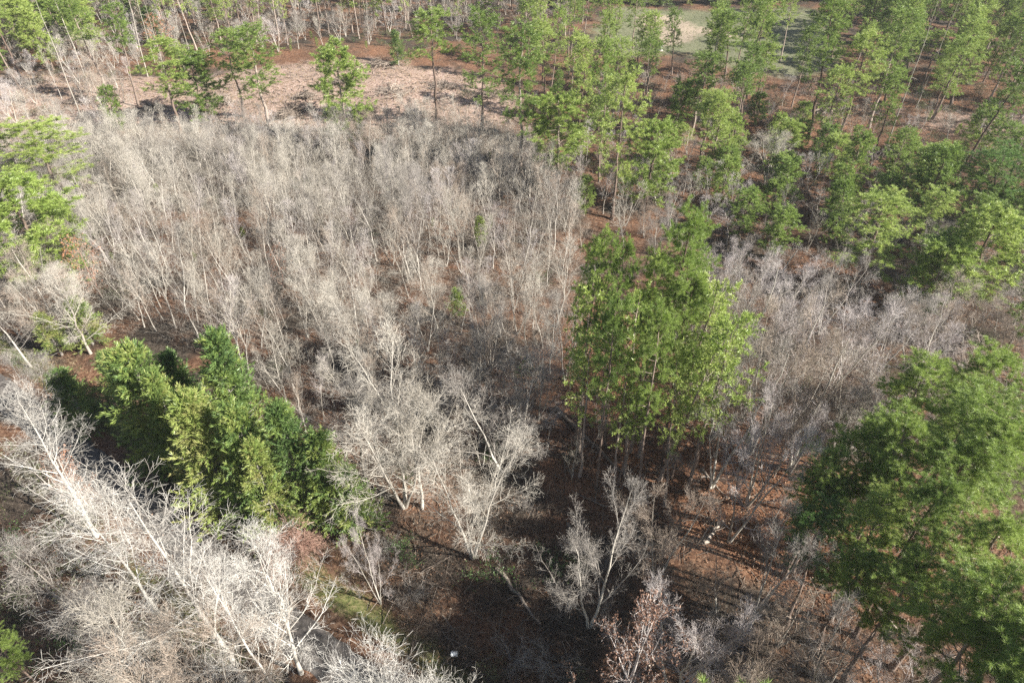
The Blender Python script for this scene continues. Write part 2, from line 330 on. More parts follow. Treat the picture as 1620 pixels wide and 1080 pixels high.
def pine(kind, ratio, h=20.0, r=3.4, nb=34, detail=1, nn=9, nl=0.30, nw=0.04, r0=0.19, mat='needle', dead=6, gappy=0.25, lean=0.02, L2=5):
    P0, R0 = trunk(h, r0, 10, 0.05, 0.18, lean)
    T = Geo(); T.tubes(P0, R0, 8)
    c0 = 1 - ratio
    def ln(t):
        s = np.clip((t - c0) / ratio, 0, 1)
        base = r * ((1 - s) ** 0.36 * 0.90 + 0.12) * (0.42 + 0.58 * np.minimum(s * 2.2, 1))
        return base * np.where(rng.random(t.shape) < gappy, 0.4, 1.0)
    P1, R1 = grow(P0, R0, nb, c0, 0.985, ln, lambda t: R(86) - R(32) * np.clip((t - c0) / ratio, 0, 1) ** 1.5, up=0.05, wander=0.12, K=6, rf=0.42, tip=0.3, bias=0.78)
    T.tubes(P1, R1, 4)
    P2, R2 = grow(P1, R1, L2 if detail < 2 else 9, 0.38, 0.98, lambda t: r * 0.34 * (1.15 - t * 0.5), R(52), up=0.10, wander=0.14, K=4, rf=0.6, tip=0.4)
    T.tubes(P2, R2, 3)
    if dead:                                             # short dead stubs below the crown
        Pd, Rd = grow(P0, R0, dead, 0.3 * c0, c0, lambda t: np.full(t.shape, 1.1), R(75), up=0.0, wander=0.2, K=4, rf=0.22)
        T.tubes(Pd, Rd, 3)
    G = Geo()
    k = 5 if detail >= 2 else 4
    t = np.linspace(0.3, 1.0, k)[None] + rng.normal(size=(len(P2), k)) * 0.05; t = np.clip(t, 0, 1)
    p, d = interp(P2, t); keep = rng.random(t.shape) > 0.06
    needles(G, p[keep], d[keep], nn, nl, nw)
    t = np.linspace(0.5, 1.0, 5)[None] + rng.normal(size=(len(P1), 5)) * 0.05; t = np.clip(t, 0, 1)
    p, d = interp(P1, t); needles(G, p.reshape(-1, 3), d.reshape(-1, 3), nn, nl, nw)
    p, d = interp(P0, np.linspace(0.965, 1, 5)[None]); needles(G, p.reshape(-1, 3), d.reshape(-1, 3), nn * 2, nl, nw)
    lib(kind, h, r, ('trunk', T.build('pine_trunk', M['pine_bark'])), ('crown', G.build('pine_crown', M[mat])))
for k in range(4): pine('tall_pine', 0.36 + 0.04 * k, nb=34 + 2 * k, L2=6, nn=19, nw=0.037, nl=0.27, gappy=0.3, dead=9)
for k in range(4): pine('pine', 0.55 + 0.05 * k, nb=48, nn=20, nw=0.038, nl=0.28, gappy=0.3, L2=6)
for k in range(3): pine('young_pine', 0.88, h=10, r=2.4, nb=56, L2=6, nn=19, nw=0.038, nl=0.22, r0=0.12, dead=0, gappy=0.2)
for k in range(4): pine('near_pine', 0.36 + 0.05 * k, h=23, r=3.3, nb=40, detail=2, nn=40, nw=0.0155, nl=0.24, r0=0.21, mat='needle', dead=12, gappy=0.46)
for k in range(2): pine('deep_pine', 0.45 + 0.08 * k, h=20, r=4.0, nb=34, detail=2, nn=36, nw=0.0165, nl=0.24, mat='needle_deep', dead=8, gappy=0.35)

for k in range(3): pine('far_pine', 0.55 + 0.06 * k, nb=28, nn=7, nw=0.075, nl=0.33, gappy=0.3, dead=4)
def cedar(h=10.0, r=2.7, nb=130, mat='cedar'):
    P0, R0 = trunk(h, 0.16, 8, 0.03, 0.15); T = Geo(); T.tubes(P0, R0, 7)
    P1, R1 = grow(P0, R0, nb, 0.06, 0.985, lambda t: r * (1.04 - t) ** 0.6 * np.where(rng.random(t.shape) < 0.35, 0.6, 1.05), lambda t: R(80) - R(34) * t, up=0.06, wander=0.10, K=5, rf=0.35, tip=0.3)
    T.tubes(P1, R1, 3)
    P2, R2 = grow(P1, R1, 9, 0.3, 0.97, lambda t: r * 0.26 * (1.2 - t * 0.5), R(42), up=0.14, wander=0.1, K=3, rf=0.5)
    G = Geo(); k = 6
    t = np.linspace(0.15, 1.0, k)[None] + rng.normal(size=(len(P2), k)) * 0.05; t = np.clip(t, 0, 1)
    p, d = interp(P2, t); p = p.reshape(-1, 3); d = d.reshape(-1, 3); N = len(p); n = 4
    dd = unit(d[:, None] + rng.normal(size=(N, n, 3)) * 0.38)
    s = unit(np.cross(dd, rng.normal(size=(N, n, 3)))) * 0.022
    L = 0.20 + 0.14 * rng.random((N, n, 1)); q = p[:, None] + 0 * dd
    v = np.stack([q, q + dd * L * 0.45 - s, q + dd * L, q + dd * L * 0.45 + s], 2).reshape(-1, 3)
    bid = np.repeat(rng.random(len(P1)), 9 * k)          # spray colour follows the branch
    a = np.clip(np.repeat(bid * 0.65 + rng.random(N) * 0.35, n * 4), 0, 1)
    G.add(v, np.arange(N * n * 4).reshape(-1, 4), a=a)
    lib('cedar', h, r, ('trunk', T.build('cedar_trunk', M['grey_bark'])), ('crown', G.build('cedar_crown', M[mat])))
for k in range(4): cedar()

def bare(kind, h, r, r0, n1, n2, n3, a1, mat, c0=0.25, up=0.3, K=7, n4=0, wander=0.12, prof=None, lean=0.04, l2=0.42, l3=0.4, leaves=None, tm=None, twig=0.010, wob=0.05, lsize=0.11, lper=3, stems=1):
    """leafless broadleaf tree: leader, limbs, branches and twigs"""
    P0, R0 = trunk(h, r0, 9, wob, 0.12, lean); T = Geo()
    if stems > 1:                                        # several leaders parting near the foot
        a0 = rng.random() * 6.28; Ps, Rs = [], []
        for q in range(stems):
            p, rr_ = trunk(h * (1 - 0.12 * q), r0 * (0.9 - 0.12 * q), 9, wob, 0.12, 0.0); zz = p[0, :, 2] / h
            az = a0 + q * 6.283 / stems + rng.normal() * 0.3; k_ = (0.20 + 0.08 * rng.random()) * h * np.clip(zz, 0, 1) ** 0.9
            p[0, :, 0] += np.cos(az) * k_; p[0, :, 1] += np.sin(az) * k_; Ps.append(p); Rs.append(rr_)
        P0 = np.concatenate(Ps); R0 = np.concatenate(Rs); n1 = max(5, int(n1 / stems * 1.25))
    T.tubes(P0, R0, 7)
    ln = prof or (lambda t: r * (1.08 - t) ** 0.6 * 1.0)
    P1, R1 = grow(P0, R0, n1, c0, 0.98, ln, a1, up=up, wander=wander, K=K, rf=0.5, tip=0.22, rmin=twig * 0.8)
    Cc = Geo(); Cc.tubes(P1, R1, 4)
    L1 = np.linalg.norm(P1[:, -1] - P1[:, 0], axis=1)
    m = l2 * float(L1.mean())
    P2, R2 = grow(P1, R1, n2, 0.15, 0.98, lambda t: m * (1.25 - 0.7 * t), R(38), up=up * 0.5, wander=wander, K=4, rf=0.6, tip=0.35, rmin=twig * 0.65)
    Cc.tubes(P2, R2, 3)
    m2 = m * l3
    P3, R3 = grow(P2, R2, n3, 0.1, 1.0, lambda t: m2 * (1.25 - 0.6 * t), R(40), up=up * 0.4, wander=wander, K=3, rf=0.7, tip=0.3, rmin=twig * 0.45)
    Cc.tubes(P3, R3, 0); last = P3
    if n4:
        P4, R4 = grow(P3, R3, n4, 0.2, 1.0, lambda t: m2 * 0.5, R(42), up=up * 0.3, wander=wander, K=2, rf=0.8, tip=0.3, rmin=twig * 0.4); Cc.tubes(P4, R4, 0); last = P4
    parts = [('trunk', T.build(kind + '_trunk', M[tm or mat])), ('crown', Cc.build(kind + '_crown', M[mat]))]
    if leaves:
        G = Geo(); t = rng.random((len(last), lper)) * 0.6 + 0.4; p, d = interp(last, t); leafquads(G, p.reshape(-1, 3), lsize)
        parts.append(('leaves', G.build(kind + '_leaves', M[leaves])))
    lib(kind, h, r, *parts)
def leafquads(G, p, size, flat=0.0):
    N = len(p); p = p + rng.normal(size=p.shape) * size * 0.6
    d = unit(rng.normal(size=(N, 3)) * np.array([1, 1, 1 - flat])); e = unit(np.cross(d, rng.normal(size=(N, 3)) * np.array([1, 1, 1 - flat * .9]) + 1e-3))
    s = size * (0.6 + 0.7 * rng.random((N, 1)))
    v = np.stack([p - d * s * .5, p + e * s * .3, p + d * s * .5, p - e * s * .3], 1).reshape(-1, 3)
    G.add(v, np.arange(N * 4).reshape(-1, 4), a=np.repeat(rng.random(N), 4))
# slender thicket saplings: a thin leader with fine steep branches
BK = ('pale_bark', 'grey_bark', 'pale_bark', 'tan_bark', 'dusk_bark')
for k in range(5): bare('sapling', 10, 1.8, 0.07, 20, 7, 5, lambda t: R(44) - R(14) * t, BK[k % 5], c0=0.2 + 0.04 * k, up=0.10, l2=0.45, lean=0.10, prof=lambda t: 3.4 * (1.1 - t) ** 0.7, twig=0.010, tm='trunk_bark', wob=0.06, wander=0.08)
for k in range(7): bare('sapling', 9, 2.4, 0.085, 11 + k, 12, 5, lambda t: R(32) - R(8) * t, BK[(k + 1) % 5], c0=0.10 + 0.03 * k, up=0.03, l2=0.30, lean=0.12, prof=lambda t: 6.0 * (1.02 - t) ** 0.8, twig=0.010, tm='trunk_bark', wob=0.10, wander=0.06, K=6, stems=(1, 2, 1)[k % 3])
# spreading trees
for k in range(6): bare('spreading_tree', 11, 4.2, 0.13, 20, 14, 8, lambda t: R(42) - R(12) * t, BK[k % 4], c0=0.12, up=0.03, n4=3, l2=0.30, prof=lambda t: 8.0 * (1.03 - t) ** 0.8, tm='trunk_bark', lean=0.06, wob=0.08, twig=0.009, wander=0.075, stems=(3, 1, 2)[k % 3])
for k in range(6): bare('twiggy_tree', 10, 3.8, 0.14, 17, 14, 9, lambda t: R(46) - R(14) * t, ('dusk_bark', 'tan_bark', 'grey_bark')[k % 3], c0=0.12, up=0.05, n4=3, l2=0.30, prof=lambda t: 6.5 * (1.03 - t) ** 0.75, tm='pale_bark', lean=0.10, wob=0.12, twig=0.009, wander=0.1, stems=(3, 2)[k % 2])
for k in range(3): bare('white_tree', 20, 6.2, 0.17, 24, 12, 6, lambda t: R(38) - R(8) * t, 'white_twig', tm='white_bark', c0=0.16, up=0.03, n4=3, l2=0.34, l3=0.42, K=9, prof=lambda t: 9.5 * (1.06 - t) ** 0.75, lean=0.03, wob=0.05, twig=0.010, wander=0.11)
for k in range(2): bare('brown_oak', 12, 3.6, 0.2, 20, 7, 5, lambda t: R(60) - R(20) * t, 'dusk_bark', c0=0.2, up=0.10, n4=0, l2=0.42, prof=lambda t: 4.2 * (1.08 - t) ** 0.5, lean=0.05, leaves='dry_leaf', twig=0.014, lsize=0.125, lper=7)
for k in range(3): bare('dead_pine', 20, 1.6, 0.12, 9, 2, 1, R(75), 'pale_bark', c0=0.5, up=0.05, wander=0.25, K=5, prof=lambda t: 1.7 * (1.15 - t), lean=0.03, wob=0.03)
for k in range(3): bare('rusty_sapling', 5, 1.5, 0.05, 16, 5, 4, R(48), 'red_twig', c0=0.1, up=0.3, prof=lambda t: 2.0 * (1.1 - t) ** 0.6, leaves='rust_leaf', lsize=0.13, lper=1)

def clump(kind, h, r, n, mat, up=-0.10, spread=0.6, w=0.014, n2=5, leaves=None, lsize=0.12, nleaf=3, lmat=None, up0=0.9):
    """many stemmed bush"""
    az = rng.random(n) * 6.28; D = unit(np.c_[np.cos(az) * spread, np.sin(az) * spread, np.full(n, up0)] + rng.normal(size=(n, 3)) * 0.22)
    p = np.c_[np.cos(az) * r * 0.12, np.sin(az) * r * 0.12, np.full(n, -0.1)]; K = 6; out = [p]; L = h * (0.75 + 0.6 * rng.random((n, 1))) / (K - 1)
    for k in range(K - 1):
        p = p + D * L; out.append(p); D = unit(D + np.array([0, 0, up]) + rng.normal(size=D.shape) * 0.2)
    P1 = np.stack(out, 1); P1[..., 2] = np.maximum(P1[..., 2], -0.1); R1 = np.broadcast_to(w * 1.6 * np.linspace(1, 0.35, K)[None], (n, K))
    S = Geo(); S.tubes(P1, R1, 3)
    P2, R2 = grow(P1, R1, n2, 0.25, 1, lambda t: h * 0.32, R(42), up=up * 0.6 + 0.05, wander=0.22, K=4, rf=0.7, rmin=w * 0.45); S.tubes(P2, R2, 0)
    P3, R3 = grow(P2, R2, 4, 0.2, 1, lambda t: h * 0.15, R(45), up=0.02, wander=0.2, K=2, rf=0.7, rmin=w * 0.4); S.tubes(P3, R3, 0)
    if leaves:
        G = Geo(); q, d = interp(P3, rng.random((len(P3), nleaf))); leafquads(G, q.reshape(-1, 3), lsize)
        lib(kind, h, r, ('stems', S.build(kind + '_stems', M[mat])), ('foliage', G.build(kind + '_foliage', M[leaves])))
    else: lib(kind, h, r, ('stems', S.build(kind + '_stems', M[mat])))
for k in range(3): clump('green_shrub', 2.4, 1.6, 16, 'dark_bark', up=-0.05, leaves='shrub', lsize=0.13, nleaf=3)
for k in range(3): clump('dark_shrub', 2.4, 1.6, 16, 'dark_bark', up=-0.05, leaves='deep_shrub', lsize=0.13, nleaf=3)
for k in range(4): clump('bare_shrub', 3.0, 2.0, 22, ('grey_bark', 'shaded_brush')[k % 2], up=0.0, n2=7, w=0.016)
for k in range(2): clump('vine_mound', 3.0, 1.8, 110, 'red_twig', up=-0.42, spread=0.5, n2=10, w=0.02, up0=1.4)

def place(kind, name, x, y, h, rr, label, cat, group=None, var=None, rot=None, tilt=0.03):
    vs = LIB[kind]; lh, lr, parts = vs[(int(rng.integers(len(vs))) if var is None else var) % len(vs)]
    e = bpy.data.objects.new(name, None); link(e)
    e.location = (x, y, float(gz(x, y))); e.rotation_euler = (rng.normal() * tilt, rng.normal() * tilt, rng.random() * 6.28 if rot is None else rot)
    s = h / lh; sx = s if rr is None else rr / lr
    if kind == 'dead_pine': sx = min(sx, s * 0.9)
    e.scale = (sx, sx, s); e.empty_display_size = 0.5
    e['label'] = label; e['category'] = cat
    if group: e['group'] = group
    for pn, me in parts:
        o = bpy.data.objects.new(pn, me); link(o, e)
    TAKEN.append((x, y)); return e
TAKEN = []
EXCL = [ground_poly([(1215, 25), (1300, 25), (1290, 100), (1200, 105)]), ground_poly([(1000, 20), (1098, 20), (1104, 98), (1010, 98)])]
def scatter(poly, spacing, n=None, keep=1.0, clear=1.0, ok=None):
    """points at least `spacing` apart inside a ground polygon"""
    P = np.array(poly); x0, y0 = P.min(0); x1, y1 = P.max(0)
    cell = spacing; grid = {}; out = []
    tries = int((x1 - x0) * (y1 - y0) / spacing ** 2 * 6)
    cand = np.c_[rng.uniform(x0, x1, tries), rng.uniform(y0, y1, tries)]; cand = cand[inpoly(cand[:, 0], cand[:, 1], poly)]
    if len(cand): cand = cand[np.abs(road_dist(cand[:, 0], cand[:, 1])) > 3.2]
    for ex in EXCL: cand = cand[~inpoly(cand[:, 0], cand[:, 1], ex)] if len(cand) else cand
    T = np.array(TAKEN) if TAKEN else np.zeros((0, 2))
    for x, y in cand:
        if len(T) and np.min((T[:, 0] - x) ** 2 + (T[:, 1] - y) ** 2) < clear ** 2: continue
        if ok and not ok(x, y): continue
        i, j = int(x // cell), int(y // cell); bad = False
        for a in (-1, 0, 1):
            for b in (-1, 0, 1):
                for (u, v) in grid.get((i + a, j + b), ()):
                    if (u - x) ** 2 + (v - y) ** 2 < spacing ** 2: bad = True
        if bad: continue
        grid.setdefault((i, j), []).append((x, y)); out.append((x, y))
    return out


# ------------------------------------------------------------------ the trees one can tell apart
# tip x, tip y, foot row, builder, crown radius (m), label
G_P = 'pines standing over the wood and round the clearing'
PINES = [
 (235, 58, 215, 'pine', 4.6, 'dark trunked pine with broad layered crown, left of the clearing'),
 (294, 75, 200, 'young_pine', 4.4, 'bushy bright pine beside the dark trunked one at the clearing'),
 (352, 50, 188, 'pine', 4.0, 'left one of two touching pale green pines in the clearing'),
 (390, 42, 206, 'pine', 4.2, 'right one of two touching pale green pines, bare pale trunk in the clearing'),
 (527, 62, 240, 'young_pine', 4.2, 'full bright pine at the middle of the clearing edge'),
 (163, 137, 216, 'young_pine', 1.7, 'small dark narrow pine left of the clearing'),
 (32, 188, 340, 'pine', 6.2, 'wide bright pine at the left edge, the upper of two'),
 (5, 262, 455, 'young_pine', 5.2, 'wide bright pine at the left edge, the lower of two'),
 (680, 14, 212, 'tall_pine', 4.2, 'tall pine with long bare trunk in the clearing, left one of a pair'),
 (757, 10, 208, 'pine', 3.9, 'tall pine with long bare trunk in the clearing, right one of a pair'),
 (828, 45, 288, 'pine', 3.6, 'thin patchy pine with pale trunk right of the clearing'),
 (888, 150, 290, 'young_pine', 4.4, 'bushy pine with low dark branches right of the clearing'),
 (868, 30, 180, 'pine', 3.4, 'pine with high crown behind the thin patchy pine'),
 (925, 55, 235, 'pine', 3.4, 'pine rising behind the bushy pine right of the clearing'),
 (968, 60, 290, 'pine', 3.3, 'slim pine with a pale trunk, left of the grey stubby one'),
 (992, 118, 352, 'pine', 4.2, 'pine with thick grey stubby trunk above the central pines'),
 (1040, 188, 335, 'young_pine', 4.4, 'broad bright young pine above the central pines'),
 (928, 283, 348, 'young_pine', 1.6, 'small narrow dark pine in bare brush left of the broad young one'),
 (1082, 126, 218, 'young_pine', 3.0, 'small pine with rounded crown on red leaf litter'),
 (1015, 18, 120, 'pine', 3.2, 'pine beside the pale field and the white box'),
 (1165, 24, 125, 'pine', 4.0, 'spreading pine in front of the pale field'),
 (1152, 140, 285, 'pine', 3.6, 'sparse pine with layered crown below the field'),
 (1120, 245, 300, 'young_pine', 2.0, 'small yellowish pine right of the broad young pine'),
 (1215, -25, 190, 'tall_pine', 4.6, 'tall pine with pale trunk left of the grassy gap'),
 (1198, 60, 225, 'tall_pine', 3.4, 'tall slim pale trunked pine below the grassy gap'),
 (1285, 44, 172, 'pine', 2.8, 'slender pine on the right side of the grassy gap'),
 (1262, -20, 102, 'tall_pine', 3.0, 'thin pine standing alone on the grassy gap'),
 (1240, 172, 245, 'young_pine', 1.9, 'small conical pine behind the pale fan shaped tree'),
 (1228, 280, 345, 'young_pine', 2.2, 'small round bright pine over the dark bare brush'),
 (1345, -15, 215, 'pine', 4.6, 'tall leafy pine, leftmost of the dense right stand'),
 (1380, 50, 225, 'pine', 4.8, 'dense yellow green pine in the middle of the right stand'),
 (1335, 95, 235, 'pine', 3.8, 'pine with dark trunk leaning over bare brush in right stand'),
 (1312, 188, 262, 'young_pine', 2.6, 'low pale pine at the foot of the right stand'),
 (1436, 204, 288, 'young_pine', 3.0, 'round bright pine between the right stand and dark cluster'),
 (1440, 10, 200, 'pine', 4.2, 'pine with feathery crown behind the bare white trunks'),
 (1430, 110, 248, 'pine', 3.0, 'thin pale pine beside the bare white trunks'),
 (1530, 52, 190, 'pine', 4.6, 'broad soft green pine right of the bare white trunks'),
 (1574, 168, 262, 'young_pine', 3.2, 'pale pine on open ground near the right edge'),
 (1603, 90, 270, 'pine', 4.0, 'dark shaded pine at the right edge beside open ground'),
 (1500, 224, 372, 'young_pine', 4.4, 'dark green pine, leftmost of the right hand cluster'),
 (1556, 248, 380, 'pine', 3.8, 'dark green pine in the middle of the right hand cluster'),
 (1612, 232, 390, 'deep_pine', 4.6, 'dark pine at the right edge of the right hand cluster'),
 (1412, 294, 466, 'pine', 4.4, 'open crowned pine with pale forked trunk on red litter'),
 (1515, 372, 500, 'young_pine', 3.6, 'rounded pine below the right hand cluster'),
 (1590, 334, 500, 'young_pine', 4.2, 'bright conical pine below the right hand cluster at the edge'),
 (722, 458, 505, 'young_pine', 1.1, 'tiny bright pine seedling alone in the bare thicket'),
 (760, 344, 395, 'young_pine', 0.9, 'tiny yellowish pine seedling high in the bare thicket'),
 # the central stand
 (1075, 313, 688, 'near_pine', 3.3, 'tallest and brightest pine of the central stand'),
 (1000, 372, 705, 'near_pine', 2.2, 'central stand pine with the narrow bright tip left of the tallest'),
 (940, 366, 700, 'near_pine', 2.4, 'leftmost dark pine of the central stand'),
 (1048, 402, 715, 'near_pine', 2.1, 'central stand pine with dark shaded top under the tallest'),
 (1112, 440, 735, 'near_pine', 2.9, 'rightmost pine of the central stand with drooping crown'),
 (982, 458, 770, 'near_pine', 2.2, 'front pine of the central stand with a rounded bright crown'),
 (1062, 490, 795, 'near_pine', 2.4, 'front right pine of the central stand, foot in red litter'),
 (1110, 545, 755, 'near_pine', 1.9, 'low crowned pine on the right flank of the central stand'),
 (1002, 610, 765, 'near_pine', 1.6, 'thin suppressed pine with sparse tufts amid central trunks'),
 # lower right stand
 (1490, 548, 800, 'near_pine', 2.8, 'shaded dark pine at the top of the lower right stand'),
 (1580, 540, 800, 'near_pine', 3.0, 'pine at the right edge, top of the lower right stand'),
 (1462, 648, 905, 'near_pine', 2.7, 'bright topped pine in the middle of the lower right stand'),
 (1378, 680, 880, 'near_pine', 2.6, 'pine with bright tufts, upper left of the lower right stand'),
 (1545, 688, 940, 'near_pine', 2.9, 'bright pine right of the middle in the lower right stand'),
 (1635, 660, 940, 'near_pine', 3.4, 'bright pine cut by the right edge in the lower right stand'),
 (1310, 762, 915, 'near_pine', 2.3, 'low pine with dark branches, leftmost of the lower right stand'),
 (1418, 800, 985, 'near_pine', 2.4, 'pine with one glowing tuft low in the lower right stand'),
 (1500, 775, 1010, 'near_pine', 2.1, 'green pine in the thick of the lower right stand'),
 (1600, 800, 1060, 'near_pine', 2.7, 'yellow green pine low at the right edge'),
 (1378, 870, 1025, 'near_pine', 2.2, 'short dark pine low at the front of the lower right stand'),
 (1340, 720, 905, 'near_pine', 2.0, 'green pine at the upper left shoulder of the lower right stand'),
 (1420, 745, 935, 'near_pine', 2.0, 'pine below the bright topped one in the lower right stand'),
 (1560, 610, 860, 'near_pine', 2.8, 'light green pine high at the right of the lower right stand'),
 (1325, 830, 990, 'deep_pine', 2.4, 'dark low pine at the lower left of the lower right stand'),
 (1450, 905, 1085, 'near_pine', 2.3, 'short pine near the bottom edge of the lower right stand'),
 (1590, 920, 1180, 'near_pine', 3.0, 'bright pine in the lower right corner'),
 (-22, 995, 1120, 'near_pine', 1.7, 'yellow green pine tip in the lower left corner'),
]
for xt, yt, yb, kind, r, lab in PINES:
    x, y, h = from_top(xt, yt, yb)
    if yb < 400 and xt > 900: r *= 0.84
    if kind == 'near_pine' and xt < 1200: r *= 0.78
    place(kind, 'pine_tree', x, y, h, r, lab, 'pine tree', G_P)
for xt, yt, yb, r, lab in [
 (1487, -2, 236, 1.8, 'tallest bare white trunk leaning in the right stand'),
 (1515, -5, 172, 1.6, 'thinner bare white trunk with forked top beside the tallest one'),
 (1463, 10, 130, 1.3, 'short pinkish bare trunk left of the tallest white trunk'),
 (1500, 140, 212, 1.2, 'short bare white trunk right of the tallest one')]:
    x, y, h = from_top(xt, yt, yb); place('dead_pine', 'dead_tree', x, y, h, r, lab, 'dead tree', 'bare pale trunks in the right stand')
CEDARS = [
 (318, 536, 760, 2.7, 'tallest cedar, pointed and bright, at the back of the row'),
 (198, 548, 735, 3.5, 'broad cedar at the left end of the row beside the shaded road'),
 (235, 590, 765, 2.0, 'yellowish cedar in the middle of the row'),
 (262, 560, 710, 2.2, 'dark cedar half hidden behind the yellowish one'),
 (290, 628, 820, 2.8, 'olive cedar with brownish tips in the middle of the row'),
 (360, 650, 835, 2.4, 'green cedar right of the olive one, above the road'),
 (436, 636, 820, 2.1, 'slim bright cedar near the right end of the row'),
 (392, 705, 855, 1.9, 'low bright cedar with drooping foot at the front of the row'),
 (498, 688, 830, 2.2, 'rounded light green cedar at the right end of the row'),
 (345, 590, 740, 1.6, 'small yellow green cedar leaning on the tallest one'),
 (540, 735, 840, 1.9, 'lowest cedar at the right tail of the row'),
 (110, 470, 545, 1.7, 'small cedar among pale shrubs at the left edge, the upper one'),
 (62, 495, 560, 1.5, 'small cedar among pale shrubs at the left edge, the lower one'),
 (160, 560, 640, 1.7, 'small feathery cedar behind the broad left one'),
 (95, 590, 680, 2.0, 'shaded cedar at the left end beside the pale shrubs'),
 (625, 48, 104, 1.9, 'small lone conical cedar behind the clearing'),
 (85, 300, 400, 1.6, 'dim cedar below the wide pines at the left edge'),
]
for xt, yt, yb, r, lab in CEDARS:
    x, y, h = from_top(xt, yt, yb); place('cedar', 'cedar_tree', x, y, h, r, lab, 'cedar tree', 'cedars beside the road and wood edge')
BARE = [
 ('white_tree', 228, 775, 1092, 6.0, 'large white barked tree spreading over the lower left corner'),
 ('white_tree', 392, 862, 1066, 3.5, 'white barked tree forking low beside the gravel road'),
 ('white_tree', 18, 640, 850, 4.4, 'white barked tree cut by the left edge above the shrubs'),
 ('white_tree', 120, 760, 960, 3.4, 'white barked tree behind the large one at lower left'),
 ('white_tree', 338, 880, 1120, 3.4, 'white barked tree close in front of the large one'),
 ('spreading_tree', 60, 855, 1060, 3.8, 'grey bare tree in the lower left under the left edge white tree'),
 ('spreading_tree', 235, 945, 1180, 4.4, 'grey finely branched tree below the large white barked tree'),
 ('spreading_tree', 130, 935, 1150, 3.4, 'grey bare tree near the lower left pine tip'),
 ('white_tree', 575, 1032, 1300, 3.6, 'white tree top rising at the bottom edge beside the road'),
 ('white_tree', 668, 1058, 1330, 2.6, 'small white tree top at the bottom edge right of the road'),
 ('spreading_tree', 600, 553, 800, 5.2, 'wide pale bare tree, left of the two broad ones in the centre'),
 ('spreading_tree', 640, 600, 800, 3.4, 'pale bare tree touching the broad one right of the cedars'),
 ('spreading_tree', 800, 552, 745, 5.2, 'wide pale bare tree left of the central pines'),
 ('spreading_tree', 735, 680, 880, 4.2, 'bare tree with a blue grey trunk in shade below the centre'),
 ('spreading_tree', 545, 600, 760, 3.4, 'pale bare tree behind the right end of the cedars'),
 ('spreading_tree', 632, 262, 400, 3.6, 'pale fan shaped bare tree in the upper thicket'),
 ('spreading_tree', 1232, 200, 285, 4.2, 'pale fan shaped bare tree in front of a conical pine'),
 ('spreading_tree', 130, 180, 290, 4.2, 'pale fan shaped bare tree at the upper left'),
 ('spreading_tree', 1410, 535, 745, 4.8, 'white bare tree standing out above the lower right pines'),
 ('spreading_tree', 30, 395, 540, 4.5, 'grey bare tree cut by the left edge below the wide pines'),
 ('spreading_tree', 75, 425, 560, 3.4, 'small grey bare tree near the left edge below the wide pines'),
 ('spreading_tree', 560, 435, 600, 3.4, 'bright bare tree in the middle of the left thicket'),
 ('spreading_tree', 490, 400, 560, 3.0, 'slim bright bare tree left of the one in mid thicket'),
 ('spreading_tree', 765, 435, 620, 2.6, 'bright bare tree beside the tiny pine seedling'),
 ('spreading_tree', 905, 430, 600, 3.0, 'tall bare tree with branches touching the central pines'),
 ('spreading_tree', 500, 250, 395, 3.0, 'bare pale tree in the upper part of the left thicket'),
 ('spreading_tree', 410, 250, 400, 3.2, 'bare pale tree in the upper left of the thicket'),
 ('spreading_tree', 22, 560, 690, 3.0, 'grey bare tree leaning over the shaded road at the left edge'),
 ('twiggy_tree', 962, 770, 990, 3.4, 'reddish bare tree with a straight dark trunk in deep shade'),
 ('twiggy_tree', 1068, 780, 930, 3.0, 'reddish twiggy bare tree right of the straight trunked one'),
 ('twiggy_tree', 1130, 895, 1110, 3.8, 'pale grey bare tree at the bottom right of centre'),
 ('twiggy_tree', 1270, 795, 990, 3.0, 'blue grey bare tree leaning in shade by the dark pines'),
 ('twiggy_tree', 1205, 415, 690, 4.8, 'large purple grey bare tree right of the central pines'),
 ('twiggy_tree', 1175, 392, 610, 4.0, 'purple grey bare tree behind the large one'),
 ('twiggy_tree', 1270, 465, 715, 4.4, 'pale twiggy bare tree in the middle of the right thicket'),
 ('twiggy_tree', 1340, 455, 690, 4.8, 'purple grey bare tree with a rounded top in the right thicket'),
 ('twiggy_tree', 1335, 530, 745, 4.2, 'tan twiggy bare tree below the rounded one'),
 ('twiggy_tree', 1190, 545, 770, 4.2, 'tangled bare tree with a forked trunk above red litter'),
 ('twiggy_tree', 1255, 585, 800, 3.8, 'tangled pale bare tree right of the forked one'),
 ('twiggy_tree', 1220, 660, 860, 2.8, 'greyish bare tree in half shade by the red litter'),
 ('twiggy_tree', 1230, 1010, 1240, 3.2, 'pale tangled tree top at the bottom edge near the pines'),
 ('twiggy_tree', 1370, 1000, 1230, 3.4, 'pale tangled tree top at the bottom edge under the pines'),
 ('twiggy_tree', 1480, 480, 590, 3.4, 'grey bare tree left of the dark pines at right'),
 ('twiggy_tree', 1560, 440, 560, 3.6, 'grey bare tree between the two right hand pine groups'),
 ('brown_oak', 1015, 930, 1170, 2.9, 'bare tree still holding brown leaves at the bottom edge'),
 ('twiggy_tree', 570, 815, 955, 1.6, 'small pale crooked tree with curved limbs in the shade'),
 ('rusty_sapling', 85, 715, 800, 1.6, 'small tree with dry pinkish leaves at the left edge'),
 ('rusty_sapling', 432, 390, 455, 1.7, 'rust leaved sapling in the left thicket'),
 ('rusty_sapling', 235, 20, 90, 3.4, 'orange leaved tree behind the upper left pines'),
 ('rusty_sapling', 118, 375, 470, 2.6, 'yellow brown leaved sapling below the left edge pines'),
]
